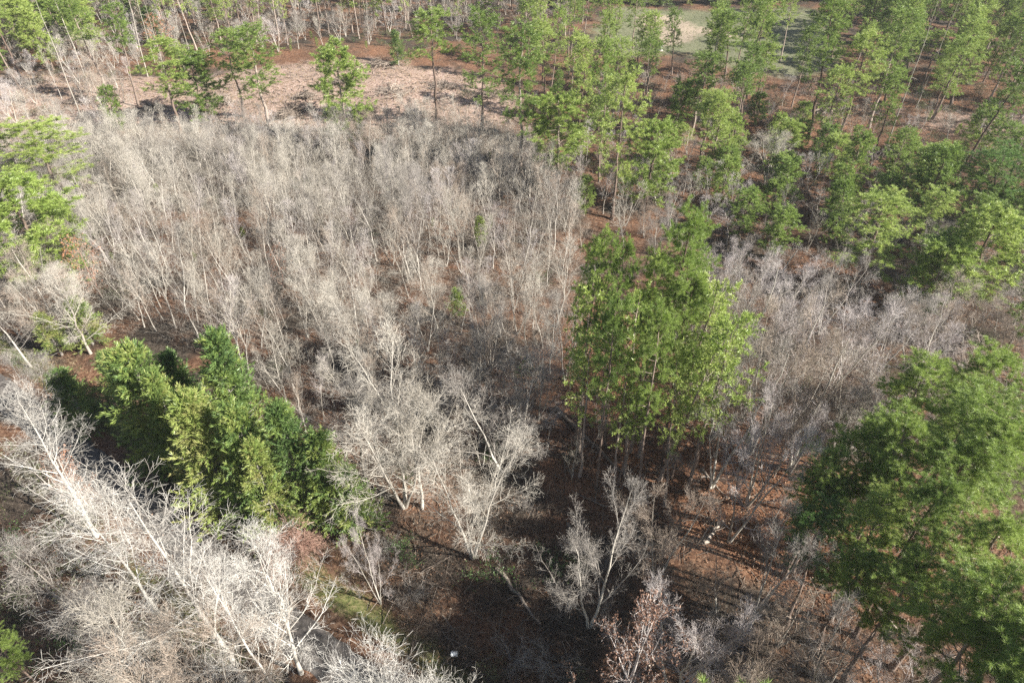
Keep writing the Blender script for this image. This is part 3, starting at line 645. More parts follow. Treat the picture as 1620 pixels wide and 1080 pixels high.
for kind, xt, yt, yb, r, lab in BARE:
    x, y, h = from_top(xt, yt, yb)
    if kind in ('spreading_tree', 'twiggy_tree'): r *= 1.15
    place(kind, 'bare_tree' if kind != 'brown_oak' else 'oak_tree', x, y, h, r, lab, 'bare tree' if kind not in ('brown_oak', 'rusty_sapling') else 'tree', 'larger leafless trees standing out of the thicket' if kind in ('spreading_tree', 'twiggy_tree') else ('white barked trees by the road' if kind == 'white_tree' else None))
# shrubs by themselves: foot px, foot py, height, radius
SHRUBS = [
 ('vine_mound', 466, 884, 4.6, 2.5, 'reddish brown mound of hanging vines beside the cedars'),
 ('green_shrub', 905, 725, 1.5, 1.2, 'low green shrub beside the fallen trunk'),
 ('green_shrub', 1005, 775, 1.3, 0.9, 'small yellowish shrub at the foot of the central pines'),
 ('green_shrub', 770, 1075, 2.6, 1.5, 'pale green bush at the bottom edge right of the white scrap'),
 ('green_shrub', 915, 1085, 1.6, 0.9, 'small dry bush at the bottom edge in deep shade'),
 ('green_shrub', 678, 1030, 1.3, 0.9, 'grey green bush beside the grassy verge'),
 ('dark_shrub', 770, 905, 2.0, 2.6, 'dark green shrub bank in the shade, left one of two'),
 ('dark_shrub', 890, 900, 2.0, 2.8, 'dark green shrub bank in the shade, right one of two'),
 ('dark_shrub', 640, 880, 1.8, 1.8, 'dark green shrub under the pale crooked tree'),
 ('green_shrub', 1475, 530, 2.4, 2.8, 'wide fresh green shrub above the dark pines at right'),
 ('bare_shrub', 655, 985, 2.6, 2.0, 'brown bare shrub above the grassy verge'),
 ('green_shrub', 1545, 545, 2.2, 2.4, 'fresh green shrub behind the dark pines at the right, nearer the edge'),
 ('green_shrub', 1440, 505, 1.8, 2.0, 'small fresh green shrub left of the wide one at right'),
 ('green_shrub', 740, 150, 2.6, 2.6, 'green shrub between the pair of pines and the thin patchy pine'),
 ('green_shrub', 60, 182, 2.2, 3.2, 'low green shrub patch left of the clearing'),
 ('dark_shrub', 15, 870, 2.2, 3.0, 'dark green shrub under the white trees at the left edge'),
 ('green_shrub', 60, 940, 2.4, 3.0, 'olive shrub at the left edge near the corner'),
 ('green_shrub', 330, 1010, 2.0, 2.6, 'olive shrub under the large white barked tree'),
 ('green_shrub', 1560, 1010, 2.0, 2.4, 'green shrub under the lower right pines'),
]
for kind, px, py, h, r, lab in SHRUBS:
    x, y = gp(px, py); place(kind, 'vine_mound' if kind == 'vine_mound' else 'shrub', x, y, h, r, lab, 'shrub', 'single shrubs' if kind != 'vine_mound' else None)
FIXED = len(TAKEN)

# ------------------------------------------------------------------ the rest of the wood
# background pine trunks whose crowns rise past the top of the picture
COUNT, OVER = {}, {}
CAP = {'bare_tree': 245, 'shrub': 278, 'pine_tree': 205}
def band(kind, poly, spacing, hr, rr, name, label, cat, group, clear=2.5, drop=0.0, tilt=0.04, limit=999, isground=True):
    pts = scatter(ground_poly(poly) if isground else poly, spacing, clear=clear)
    rng.shuffle(pts); k = 0
    for x, y in pts:
        if rng.random() < drop: continue
        kk = kind if isinstance(kind, str) else kind[int(rng.integers(len(kind)))]
        if COUNT.get(name, 0) >= CAP.get(name, 999): OVER.setdefault(name, []).append((kk, x, y)); continue
        COUNT[name] = COUNT.get(name, 0) + 1
        place(kk, name, x, y, rng.uniform(*hr), rng.uniform(*rr) if rr else None, label, cat, group, tilt=tilt); k += 1
        if k >= limit: break
    return pts
band(['pine', 'tall_pine', 'pine', 'young_pine'], [(1300, 30), (1620, 20), (1660, 140), (1620, 190), (1330, 160)], 6.0, (11, 20), (2.4, 3.5), 'pine_tree', 'green pine within the crowded stand at the upper right', 'pine tree', 'pines crowded in the upper right stand')
band(['tall_pine', 'tall_pine', 'pine'], [(820, 30), (980, 20), (1010, 100), (1200, 130), (1200, 250), (1080, 290), (1020, 200), (900, 220), (840, 130)], 7.6, (13, 20), (2.1, 3.0), 'pine_tree', 'slim pine in the loose stand below the pale field', 'pine tree', 'pines in the loose stand below the field')
band(['tall_pine', 'dead_pine'], [(-40, 60), (240, 70), (330, 110), (170, 200), (20, 180), (-60, 140)], 8.5, (19, 25), (2.2, 3.2), 'pine_tree', 'tall leaning pale trunk among the brush at the upper left', 'pine tree', 'pale trunks at the upper left')
band(['young_pine', 'pine'], [(1290, 290), (1480, 300), (1660, 300), (1660, 560), (1480, 560), (1440, 430)], 6.0, (8, 14), (2.2, 3.2), 'pine_tree', 'young pine in the mixed brush at the right', 'pine tree', 'young pines in the right hand brush', drop=0.2)
band('young_pine', [(1090, 250), (1300, 250), (1340, 420), (1150, 410)], 6.0, (6, 11), (1.8, 2.8), 'pine_tree', 'young pine in the bare brush right of the broad young pine', 'pine tree', 'young pines in the bare brush')
band('young_pine', [(860, 120), (1250, 160), (1300, 300), (1050, 330), (880, 300)], 7.5, (3.5, 8), (1.3, 2.3), 'pine_tree', 'small young pine under the loose stand of tall pines', 'pine tree', 'young pines under the loose stand', drop=0.3)
band(['pine', 'young_pine'], [(-60, 40), (60, 36), (170, 60), (140, 110), (-60, 130)], 7.0, (11, 16), (3.0, 4.2), 'pine_tree', 'bushy pine in the upper left corner', 'pine tree', 'bushy pines in the upper left corner')
band(['pine', 'tall_pine', 'pine'], [(-60, -10), (920, -12), (900, 48), (780, 62), (560, 62), (330, 88), (180, 50), (-80, 60)], 5.4, (10, 19), (2.4, 3.6), 'pine_tree', 'tall pine with a bare trunk in the row behind the clearing', 'pine tree', 'tall trunked pines behind the clearing')
band(['pine', 'tall_pine'], [(930, -6), (1640, -10), (1640, 14), (1300, 8), (1160, 2), (930, 4)], 7.5, (14, 20), (3.2, 4.4), 'pine_tree', 'pine in the far row beyond the field', 'pine tree', 'pines beyond the field')
band('dead_pine', [(900, 690), (1090, 660), (1110, 760), (1060, 800), (920, 790)], 2.6, (12, 17), (0.9, 1.3), 'pine_tree', 'thin bare stemmed pine among the central trunks', 'pine tree', 'thin stems among the central pines', clear=0.9, tilt=0.02)
# pines standing outside the picture towards the sun: their shade falls into it
OFF = [(22, 9), (16, 8), (12, 5), (19, 5), (25, 3), (8, 3), (28, 8), (13, 0), (4, 0), (33, 5), (24, 14), (52, 22), (56, 42), (60, 36), (-4, 5), (1, 7), (6, 8), (-9, 1), (-2, -5), (10, 9), (28, 16), (30, 13), (33, 18), (27, 12)]
for x, y in OFF:
    place('near_pine', 'pine_tree', x, y, rng.uniform(19, 24), rng.uniform(3.0, 3.8), 'tall pine in the stand just beyond the lower right corner', 'pine tree', 'pines beyond the lower right corner')
# bare thicket
THICK = [(-70, 330), (60, 255), (300, 232), (560, 238), (700, 235), (860, 290), (905, 400), (880, 540), (870, 640), (800, 760), (640, 800), (540, 745), (430, 640), (300, 545), (150, 520), (60, 470), (-70, 440)]
DEEP_L = 'slender leafless sapling packed in the pale thicket at left and centre'
tp = scatter(ground_poly(THICK), 1.9, clear=1.2)
tp.sort(key=lambda p: p[1] + abs(p[0] + 10) * 0.1)
near, rest = [], []
def patchy(x, y): return 0.5 + 0.25 * (math.sin(x * 0.33 + 1.7 * math.sin(y * 0.21)) + math.sin(y * 0.41 + 1.3 * math.sin(x * 0.27 + 2))) 
tp = [p for p in tp if rng.random() < 0.35 + 1.1 * patchy(*p)]
for k, p in enumerate(tp):
    px, py = project(*p)
    shade = 600 < px < 900 and 430 < py < 640
    if shade and rng.random() < 0.45: continue
    (near if len(near) < 240 else rest).append(p)
for x, y in near:
    place('sapling', 'sapling', x, y, rng.uniform(5.0, 9.0) + 4.2 * patchy(x, y), None, DEEP_L, 'sapling', 'saplings of the pale thicket', tilt=0.10)
def merged(name, label, cat, pts, kinds, hr, seed_r=None, tilt=0.06, mats=None, group=None):
    """past 300 of a kind: the rest as one mass"""
    E = [[], [], [], [], 0]
    for x, y in pts:
        vs = LIB[kinds[int(rng.integers(len(kinds)))]]; lh, lr, parts = vs[int(rng.integers(len(vs)))]
        s = (rng.uniform(*hr) + (3.0 * patchy(x, y) - 1.0 if name == 'thicket' else 0)) / lh; a = rng.random() * 6.28; ca, sa = math.cos(a), math.sin(a); tx, ty = rng.normal(size=2) * tilt
        Rm = np.array([[ca, -sa, tx], [sa, ca, ty], [0, 0, 1]]) * s
        for pn, me in parts:
            key = me.name
            if key not in CACHE:
                v = np.empty(len(me.vertices) * 3, np.float32); me.vertices.foreach_get('co', v)
                q = np.empty(len(me.loops), np.int32); me.loops.foreach_get('vertex_index', q)
                at = np.empty(len(me.vertices), np.float32); me.attributes['var'].data.foreach_get('value', at)
                ls = np.empty(len(me.polygons), np.int32); me.polygons.foreach_get('loop_total', ls)
                nq = int((ls == 4).sum()); CACHE[key] = (v.reshape(-1, 3), q[:nq * 4].reshape(-1, 4), q[nq * 4:].reshape(-1, 3), at, me.materials[0])
            v, q, t, at, mt = CACHE[key]
            E[0].append(v @ Rm.T + np.array([x, y, float(gz(x, y))])); E[1].append((q + E[4], mt)); E[2].append((t + E[4], mt)); E[3].append(np.clip(at + rng.normal() * 0.2, 0, 1)); E[4] += len(v)
    mts = []
    for _, m in E[1]:
        if m not in mts: mts.append(m)
    Q = np.concatenate([a for a, _ in E[1]]); T = np.concatenate([a for a, _ in E[2]])
    me = mesh(name, np.concatenate(E[0]), Q, T, None, False, {'var': np.concatenate(E[3])})
    for m in mts: me.materials.append(m)
    mi = np.concatenate([np.full(len(a), mts.index(m)) for a, m in E[1]] + [np.full(len(a), mts.index(m)) for a, m in E[2]]).astype(np.int32)
    me.polygons.foreach_set('material_index', mi)
    o = link(bpy.data.objects.new(name, me)); o['kind'] = 'stuff'; o['label'] = label; o['category'] = cat
    return o
CACHE = {}
merged('thicket', 'far part of the pale leafless thicket below the clearing', 'thicket', rest, ['sapling'], (5.5, 9.0), tilt=0.10)
# small bare trees elsewhere
band('spreading_tree', THICK, 5.6, (7.5, 12), (2.4, 4.0), 'bare_tree', 'fuller leafless tree rising among the saplings of the pale thicket', 'bare tree', 'fuller trees in the pale thicket', clear=3.0, drop=0.2)
band('twiggy_tree', [(1120, 470), (1300, 500), (1440, 560), (1450, 720), (1330, 770), (1180, 720), (1120, 640)], 4.3, (8, 12), (3.0, 4.2), 'bare_tree', 'purple grey leafless tree in the thicket right of the central pines', 'bare tree', 'leafless trees of the right thicket', clear=2.2)
band(['sapling', 'spreading_tree'], [(-90, 470), (60, 480), (110, 560), (60, 600), (-90, 560)], 3.2, (7, 11), (2, 3), 'bare_tree', 'grey leafless tree at the left edge above the shaded road', 'bare tree', 'leafless trees at the left edge', clear=1.8)
band(['twiggy_tree'], [(1130, 960), (1300, 960), (1400, 1050), (1400, 1180), (1150, 1200)], 4.0, (6, 8), (2.2, 3.0), 'bare_tree', 'pale tangled small tree at the bottom right under the pines', 'bare tree', 'tangled small trees at the bottom right', clear=2.0)
band(['twiggy_tree', 'sapling', 'spreading_tree'], [(1430, 470), (1700, 470), (1720, 760), (1480, 700)], 3.6, (5, 9), (2.2, 3.2), 'bare_tree', 'grey leafless tree right of the thicket at the right edge', 'bare tree', 'leafless trees at the right edge', clear=2.0)
band(['twiggy_tree', 'sapling'], [(880, 300), (1100, 300), (1300, 350), (1640, 420), (1660, 560), (1420, 560), (1300, 450), (1100, 420), (900, 400)], 3.6, (4.5, 8), (1.6, 2.8), 'bare_tree', 'low grey leafless tree in the brush above the right thicket', 'bare tree', 'low leafless trees of the right hand brush', clear=1.8, drop=0.1)
band(['sapling', 'twiggy_tree'], [(1000, 130), (1640, 220), (1660, 320), (1300, 330), (860, 290)], 4.2, (3.5, 6.5), (1.2, 2.2), 'bare_tree', 'small leafless tree under the scattered pines at the upper right', 'bare tree', 'small leafless trees under the upper right pines', clear=1.8)
band(['sapling', 'spreading_tree'], [(-90, 90), (200, 70), (340, 110), (190, 190), (130, 270), (-90, 320)], 3.6, (6, 10), (1.6, 2.6), 'bare_tree', 'tan leafless tree in the loose brush at the upper left', 'bare tree', 'leafless trees at the upper left', clear=2, drop=0.45)
band(['sapling', 'twiggy_tree', 'spreading_tree'], [(-80, 20), (900, 10), (900, 60), (560, 70), (330, 95), (-80, 85)], 4.6, (6, 10), (1.8, 3.0), 'bare_tree', 'leafless tree between the tall pines behind the clearing', 'bare tree', 'leafless trees behind the clearing', clear=2)
band('sapling', [(870, 560), (1070, 520), (1130, 700), (1300, 780), (1480, 850), (1480, 1000), (1250, 960), (1000, 850), (860, 800)], 4.0, (5, 8.5), None, 'sapling', 'thin dark sapling on the red leaf litter under the pines', 'sapling', 'saplings on the red leaf litter', clear=1.3, drop=0.2)
band(['bare_shrub'], [(560, 830), (900, 790), (1100, 900), (1200, 1080), (900, 1090), (740, 1040), (600, 950)], 2.6, (1.2, 2.4), (1.0, 1.9), 'shrub', 'dim leafless shrub in the shaded hollow at the bottom', 'shrub', 'leafless shrubs of the shaded hollow', clear=1.3)
band(['bare_shrub', 'green_shrub', 'green_shrub', 'dark_shrub'], [(-90, 760), (60, 830), (250, 960), (400, 1090), (200, 1200), (-90, 1150)], 2.3, (1.4, 3.0), (1.4, 2.2), 'shrub', 'olive and brown shrub under the white barked trees', 'shrub', 'shrubs under the white barked trees', clear=1.0)
band(['green_shrub', 'bare_shrub', 'bare_shrub'], [(840, 100), (1640, 120), (1660, 470), (1400, 470), (1080, 400), (860, 300)], 4.4, (1.2, 2.6), (1.2, 2.4), 'shrub', 'low shrub between the scattered pines at the upper right', 'shrub', 'low shrubs between the upper right pines', clear=1.2)
band(['bare_shrub', 'green_shrub', 'bare_shrub'], [(-90, 60), (850, 45), (850, 105), (560, 80), (330, 105), (-90, 150)], 4.6, (1.5, 3.0), (1.5, 2.6), 'shrub', 'grey shrub at the back edge of the clearing', 'shrub', 'shrubs at the back edge of the clearing', clear=1.2)
band('cedar', [(900, -22), (1660, -26), (1660, 6), (1320, 8), (900, 8)], 4.2, (5, 9), (2.0, 3.0), 'cedar_tree', 'dark evergreen in the hedge beyond the field', 'cedar tree', 'evergreens beyond the field', clear=2)
band('cedar', [(-80, 10), (330, 10), (300, 70), (-80, 80)], 14, (7, 10), (2, 3), 'cedar_tree', 'dark evergreen behind the upper left trunks', 'cedar tree', 'evergreens behind the upper left trunks', clear=2)
band(['young_pine', 'green_shrub', 'dark_shrub'], [(1300, 120), (1660, 160), (1660, 320), (1420, 290), (1200, 240)], 5.0, (2.5, 5), (1.6, 2.6), 'shrub', 'green bush under the upper right pines', 'shrub', 'green bushes under the upper right pines', clear=1.4)
band(['deep_pine'], [(1640, 20), (1760, 20), (1800, 500), (1680, 500)], 7.5, (15, 19), (3.6, 4.6), 'pine_tree', 'dark pine along the right edge', 'pine tree', 'pines beyond the right edge', clear=2)
band(['dark_shrub', 'bare_shrub'], [(-90, 540), (60, 560), (200, 660), (330, 740), (420, 850), (380, 900), (120, 760), (-90, 640)], 2.6, (1.2, 2.6), (1.0, 2.0), 'shrub', 'dim shrub beside the shaded road under the cedars', 'shrub', 'shrubs beside the shaded road', clear=1.0)
band(['dark_shrub', 'green_shrub', 'green_shrub'], THICK, 8.0, (1.2, 2.8), (0.9, 2.0), 'shrub', 'olive shrub under the pale thicket', 'shrub', 'olive shrubs under the pale thicket', clear=0.8)
band(['dark_shrub', 'green_shrub'], [(1130, 560), (1440, 600), (1430, 740), (1180, 720)], 4.2, (1.5, 3.0), (1.2, 1.8), 'shrub', 'dark evergreen shrub under the right thicket', 'shrub', 'evergreen shrubs under the right thicket', clear=1.0)

for nm_, lab_, hr_ in (('bare_tree', 'low leafless trees and brush filling the woods behind the clearing', (4.5, 9)), ('shrub', 'low scrub between the trees at the back', (1.2, 2.6))):
    if OVER.get(nm_):
        ks = sorted({k for k, _, _ in OVER[nm_]})
        merged('scrubby_wood' if nm_ == 'bare_tree' else 'scrub', lab_, 'undergrowth', [(x, y) for _, x, y in OVER[nm_]], ks, hr_)
if OVER.get('pine_tree'): merged('pine_wood', 'far pines filling the wood at the top', 'wood', [(x, y) for _, x, y in OVER['pine_tree']], ['far_pine'], (14, 21))
# ------------------------------------------------------------------ ground cover nobody could count
def stuff(name, me, label, cat):
    o = link(bpy.data.objects.new(name, me)); o['kind'] = 'stuff'; o['label'] = label; o['category'] = cat; return o
def pts_in(poly, n, soft=1.0):
    P = np.array(ground_poly(poly)); x0, y0 = P.min(0); x1, y1 = P.max(0)
    c = np.c_[rng.uniform(x0, x1, n), rng.uniform(y0, y1, n)]
    c = c[inpoly(c[:, 0], c[:, 1], ground_poly(poly))]; return c[np.abs(road_dist(c[:, 0], c[:, 1])) > 2.7]
def arching(P, n, hr, spread, w, G):
    N = len(P); base = np.repeat(P, n, 0) + rng.normal(size=(N * n, 2)) * spread * 0.5
    K = 4; h = np.repeat(rng.uniform(*hr, N), n) * rng.uniform(0.5, 1.2, N * n)
    p = np.c_[base, gz(base[:, 0], base[:, 1])]; D = unit(np.c_[rng.normal(size=(N * n, 2)) * 0.6, np.ones(N * n)])
    out = [p]
    for k in range(K - 1):
        p = p + D * (h / (K - 1))[:, None]; out.append(p); D = unit(D + rng.normal(size=D.shape) * 0.35 + np.array([0, 0, -0.12]))
    Q = np.stack(out, 1); Rr = w * np.linspace(1, 0.4, K)[None] * rng.uniform(0.6, 1.3, (N * n, 1)); G.tubes(Q, Rr, 0)
    q, r = grow(Q, Rr, 4, 0.2, 1, lambda t: 0.3 * float(h.mean()), R(42), up=0.05, wander=0.2, K=3, rf=0.7); G.tubes(q, r, 0)
G = Geo()
arching(pts_in(THICK, 5200), 7, (0.8, 2.4), 0.9, 0.010, G)
arching(pts_in([(-90, 60), (900, 40), (1000, 100), (860, 240), (560, 235), (300, 240), (-90, 330)], 2600), 5, (0.3, 1.1), 0.8, 0.011, G)
arching(pts_in([(300, 225), (840, 225), (860, 290), (60, 280), (60, 240)], 4000), 8, (0.8, 2.6), 0.9, 0.012, G)
arching(pts_in([(860, 110), (1660, 130), (1660, 560), (1120, 520), (900, 420)], 4200), 6, (0.5, 1.9), 0.9, 0.011, G)
arching(pts_in([(880, 430), (1120, 450), (1440, 560), (1450, 750), (1150, 700), (870, 640)], 900), 5, (0.4, 1.5), 0.8, 0.009, G)
stuff('brush', G.build('brush', M['brush']), 'grey brown leafless undergrowth filling the ground between the trees', 'undergrowth')
G = Geo()
arching(pts_in([(60, 205), (300, 200), (840, 205), (880, 300), (700, 330), (300, 330), (40, 300)], 5200), 9, (1.0, 3.0), 0.9, 0.009, G)
arching(pts_in(THICK, 3500), 7, (1.5, 4.0), 0.9, 0.008, G)
stuff('pale_brush', G.build('pale_brush', M['pale_bark']), 'pale leafless brush along the near side of the clearing', 'undergrowth')
G = Geo()
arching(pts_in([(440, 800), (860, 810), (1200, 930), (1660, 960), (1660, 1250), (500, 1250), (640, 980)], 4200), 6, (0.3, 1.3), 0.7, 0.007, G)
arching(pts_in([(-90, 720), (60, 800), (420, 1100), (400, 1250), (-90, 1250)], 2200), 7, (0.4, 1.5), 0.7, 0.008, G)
stuff('bramble', G.build('bramble', M['shaded_brush']), 'tangled low brambles in the foreground shade', 'undergrowth')
G = Geo()
for poly, n in ((LITTER[0], 60000), (LITTER[1], 14000), ([(500, 800), (1120, 760), (1300, 900), (1640, 900), (1640, 1200), (640, 1200), (620, 950)], 22000), ([(-90, 740), (420, 1090), (400, 1250), (-90, 1250)], 12000), (LITTER[3], 40000)):
    c = pts_in(poly, n); leafquads(G, np.c_[c, gz(c[:, 0], c[:, 1]) + 0.07 + rng.random(len(c)) * 0.05], 0.17, 0.6)
t = rng.random(9000); x = rng.uniform(-90, 10, 9000); y = rng.uniform(8, 80, 9000); d = road_dist(x, y); m_ = np.abs(d) < 2.6; m_ &= rng.random(9000) < np.clip(np.abs(d) / 1.9, 0.15, 1); c = np.c_[x, y][m_]
leafquads(G, np.c_[c, gz(c[:, 0], c[:, 1]) + 0.19], 0.16, 0.7)
stuff('leaf_litter', G.build('leaf_litter', M['litter']), 'red brown fallen leaves on the forest floor', 'fallen leaves')
# grass of the verge and the field, straw
def blades(c, h, w, G, per=5):
    b = np.repeat(c, per, 0) + rng.normal(size=(len(c) * per, 2)) * 0.08; N = len(b)
    p = np.c_[b, gz(b[:, 0], b[:, 1]) - 0.02 - 0.55 * np.exp(-((road_dist(b[:, 0], b[:, 1]) - 6.8) / 1.6) ** 2)]
    d = unit(np.c_[rng.normal(size=(N, 2)) * 0.45, np.ones(N)]); s = unit(np.c_[rng.normal(size=(N, 2)), np.zeros(N)]) * w
    L = h * rng.uniform(0.5, 1.2, (N, 1)); G.add(np.stack([p - s, p + s, p + d * L], 1).reshape(-1, 3), t=np.arange(N * 3).reshape(-1, 3), a=np.repeat(rng.random(N), 3))
def strip(lo, hi, n, xr=(-60, 12)):
    x = rng.uniform(*xr, n * 3); y = rng.uniform(5, 60, n * 3); d = road_dist(x, y); m = (d > lo) & (d < hi)
    pr = rng.random(len(x)) < np.clip(0.45 + 0.6 * np.sin(x * 0.7) * np.cos(y * 0.9), 0.1, 1); return np.c_[x, y][m & pr]
G = Geo(); blades(strip(2.9, 5.6, 60000), 0.28, 0.018, G, 4); blades(strip(-5.5, -2.9, 30000), 0.25, 0.018, G, 4)
c = pts_in(FIELD[0], 6000); blades(c, 0.3, 0.04, G, 3)
stuff('grass', G.build('grass', M['grass']), 'short green grass on the road verge and field', 'grass')
G = Geo(); blades(strip(4.4, 7.5, 36000), 0.4, 0.016, G, 4); blades(strip(2.4, 3.2, 16000), 0.2, 0.016, G, 3)
c = pts_in(CLEARING[0], 30000); blades(c, 0.35, 0.035, G, 3)
stuff('dry_grass', G.build('dry_grass', M['straw']), 'straw coloured dry grass on the clearing and road edge', 'grass')

# ------------------------------------------------------------------ logs, stumps and litter
def log(a, b, r, label, name='fallen_log', group='fallen trunks and branches', stubs=4, mat='log'):
    (x1, y1), (x2, y2) = gp(*a), gp(*b); K = 9; t = np.linspace(0, 1, K)
    P = np.c_[x1 + (x2 - x1) * t, y1 + (y2 - y1) * t]; P[1:-1] += rng.normal(size=(K - 2, 2)) * r * 0.5
    z = gz(P[:, 0], P[:, 1]) + r * 0.8; z = np.maximum(z, np.polyval(np.polyfit(t, z, 1), t)) + 0.05
    P = np.c_[P, z][None]; Rr = (r * (1 - 0.6 * t))[None]; G = Geo(); G.tubes(P, Rr, 8)
    for e_, rr_ in ((P[0, 0], Rr[0, 0]), (P[0, -1], Rr[0, -1])):
        pass
    o = bpy.data.objects.new(name, None); link(o); o.location = (x1, y1, float(gz(x1, y1))); o['label'] = label; o['category'] = 'log'; o['group'] = group
    bx = bpy.data.objects.new('trunk', G.build('log_trunk', M[mat], True)); link(bx, o); bx.location = (-x1, -y1, -o.location.z)
    if stubs:
        S = Geo(); q, rr = grow(P, Rr, stubs, 0.3, 1, lambda t: 6 * r + 0.4, R(55), up=0.05, wander=0.15, K=4, rf=0.45); S.tubes(q, rr, 5)
        q, rr = grow(q, rr, 4, 0.3, 1, lambda t: 3 * r + 0.3, R(45), up=0.02, wander=0.2, K=4, rf=0.6); S.tubes(q, rr, 3)
        s = bpy.data.objects.new('branch_stubs', S.build('log_stubs', M[mat])); link(s, o); s.location = bx.location
LOGS = [((880, 645), (992, 758), .24, 'long pale fallen trunk leading to the central pines'), ((785, 898), (856, 985), .2, 'dark fallen log in the shaded hollow'),
 ((898, 825), (958, 925), .17, 'leaning dead log left of the straight dark trunk'), ((1112, 862), (1142, 828), .2, 'short log on red litter right of centre'),
 ((1010, 870), (945, 850), .1, 'thin fallen branch in shade'), ((1385, 965), (1440, 1022), .18, 'log among brush under the lower right pines'),
 ((735, 940), (755, 905), .07, 'thin grey stick leaning in the shaded hollow'), ((700, 975), (735, 1020), .08, 'thin stick above the white scrap'),
 ((1250, 860), (1330, 905), .15, 'fallen log left of the dark pines'), ((1480, 960), (1560, 985), .15, 'fallen log below the lower right pines'),
 ((1110, 740), (1150, 790), .12, 'fallen branch right of the central trunks'), ((960, 800), (905, 775), .1, 'fallen branch left of the central trunks'),
 ((190, 178), (240, 168), .22, 'pale log left in the clearing'), ((160, 125), (205, 122), .2, 'pale log at the back of the clearing'),
 ((90, 102), (140, 97), .2, 'pale log in brush at upper left'), ((545, 190), (600, 178), .16, 'pale pole in the clearing'),
 ((690, 160), (715, 152), .14, 'short pale pole by the pair of pines'), ((1245, 195), (1275, 190), .2, 'pale cut log below the grassy gap'),
 ((1290, 182), (1310, 178), .2, 'short cut log right of the grassy gap'), ((640, 520), (700, 500), .12, 'fallen stem in the shaded part of the thicket')]
for a, b, r, lab in LOGS: log(a, b, r, lab)
def stump(px, py, r, h, label):
    x, y = gp(px, py); G = Geo(); P = np.array([[x, y, gz(x, y) - 0.2], [x, y, gz(x, y) + h * 0.5], [x + 0.03, y, gz(x, y) + h]])[None]
    G.tubes(P, np.array([[r * 1.35, r * 1.05, r]]), 10)
    e = bpy.data.objects.new('tree_stump', None); link(e); e['label'] = label; e['category'] = 'stump'; e['group'] = 'stumps in the clearing'; e.location = (x, y, float(gz(x, y)))
    b = bpy.data.objects.new('trunk', G.build('stump', M['log'])); link(b, e); b.location = (-x, -y, -e.location.z)
    th = np.linspace(0, 6.283, 12, endpoint=False); v = np.c_[r * 1.02 * np.cos(th), r * 1.02 * np.sin(th), np.zeros(12)]; v = np.r_[v, [[0, 0, 0.02]]]
    t = [[i, (i + 1) % 12, 12] for i in range(12)]
    m = mesh('cut_face', v, tris=t, mat=M['cut_wood'], attrs={'var': np.full(13, .5)}); o = bpy.data.objects.new('cut_face', m); link(o, e); o.location = (0.03, 0, h + 0.003)
for px, py, lab in [(752, 178, 'tree stump right of the pair of clearing pines'), (415, 142, 'tree stump right of the pale green pines'), (632, 172, 'tree stump left of the pair of clearing pines'), (560, 150, 'tree stump in the middle of the clearing')]:
    stump(px, py, 0.24, 0.45, lab)
def slash(px, py, w, label, n=90, h=1.4):
    """a heap of cut branches"""
    x0, y0 = gp(px, py); N = n; c = np.c_[x0 + rng.normal(size=N) * w * 0.4, y0 + rng.normal(size=N) * w * 0.3]
    az = rng.random(N) * 6.28; L = rng.uniform(1.0, 3.2, N); z = gz(c[:, 0], c[:, 1]) + rng.random(N) * h * np.exp(-((c[:, 0] - x0) / w * 2) ** 2) + 0.08
    D = unit(np.c_[np.cos(az), np.sin(az), rng.normal(size=N) * 0.18]); t = np.linspace(-.5, .5, 5)
    P = np.c_[c, z][:, None] + D[:, None] * (t[None, :, None] * L[:, None, None]) + rng.normal(size=(N, 5, 3)) * 0.05
    Rr = rng.uniform(0.03, 0.10, (N, 1)) * np.linspace(1, 0.5, 5)[None]; G = Geo(); G.tubes(P, Rr, 5)
    q, r = grow(P, Rr, 5, 0, 1, lambda t: 0.7, R(50), up=0.05, wander=0.2, K=3, rf=0.5); G.tubes(q, r, 3)
    o = link(bpy.data.objects.new('brush_pile', G.build('brush_pile', M['log']))); o['label'] = label; o['category'] = 'brush pile'; o['group'] = 'heaps of cut branches in the clearing'
for px, py, w, lab in [(622, 150, 6, 'largest brush pile, left of the pair of pines in the clearing'), (485, 158, 3.2, 'dark heap of cut branches left of the bright pine'), (470, 178, 4, 'pale scattered branch heap below the dark one'), (455, 188, 3, 'flat branch heap at the clearing edge'),
                       (600, 108, 4, 'dark brush pile at the back of the clearing'), (700, 138, 4, 'brush pile between the pair of clearing pines'), (240, 172, 3, 'branch heap under the dark trunked pine'), (660, 185, 4, 'branch heap near the stump'), (1300, 178, 3.4, 'branch heap in the upper right stand'), (570, 180, 3.5, 'low branch heap below the bright pine'), (770, 150, 3.5, 'branch heap right of the pair of clearing pines'), (350, 165, 3.5, 'flat branch heap under the touching pale pines'), (130, 160, 3.5, 'branch heap at the left end of the clearing'), (540, 135, 3.0, 'small branch heap behind the bright pine')]:
    slash(px, py, w, lab)
G = Geo(); c = pts_in(CLEARING[0], 6000); N = len(c); az = rng.random(N) * 6.28; L = rng.uniform(0.4, 1.8, N)
P = np.c_[c, gz(c[:, 0], c[:, 1]) + 0.10][:, None] + np.c_[np.cos(az), np.sin(az), rng.normal(size=N) * .08][:, None] * (np.linspace(-.5, .5, 3)[None, :, None] * L[:, None, None])
G.tubes(P, rng.uniform(.015, .07, (N, 1)) * np.ones((1, 3)), 4); c = np.concatenate([pts_in([(440, 800), (900, 640), (1400, 760), (1660, 900), (1660, 1250), (500, 1250), (640, 980)], 3200), pts_in([(860, 130), (1660, 150), (1660, 700), (1100, 500)], 2600), pts_in(THICK, 2200)])
N = len(c); az = rng.random(N) * 6.28; L = rng.uniform(0.5, 3.2, N)
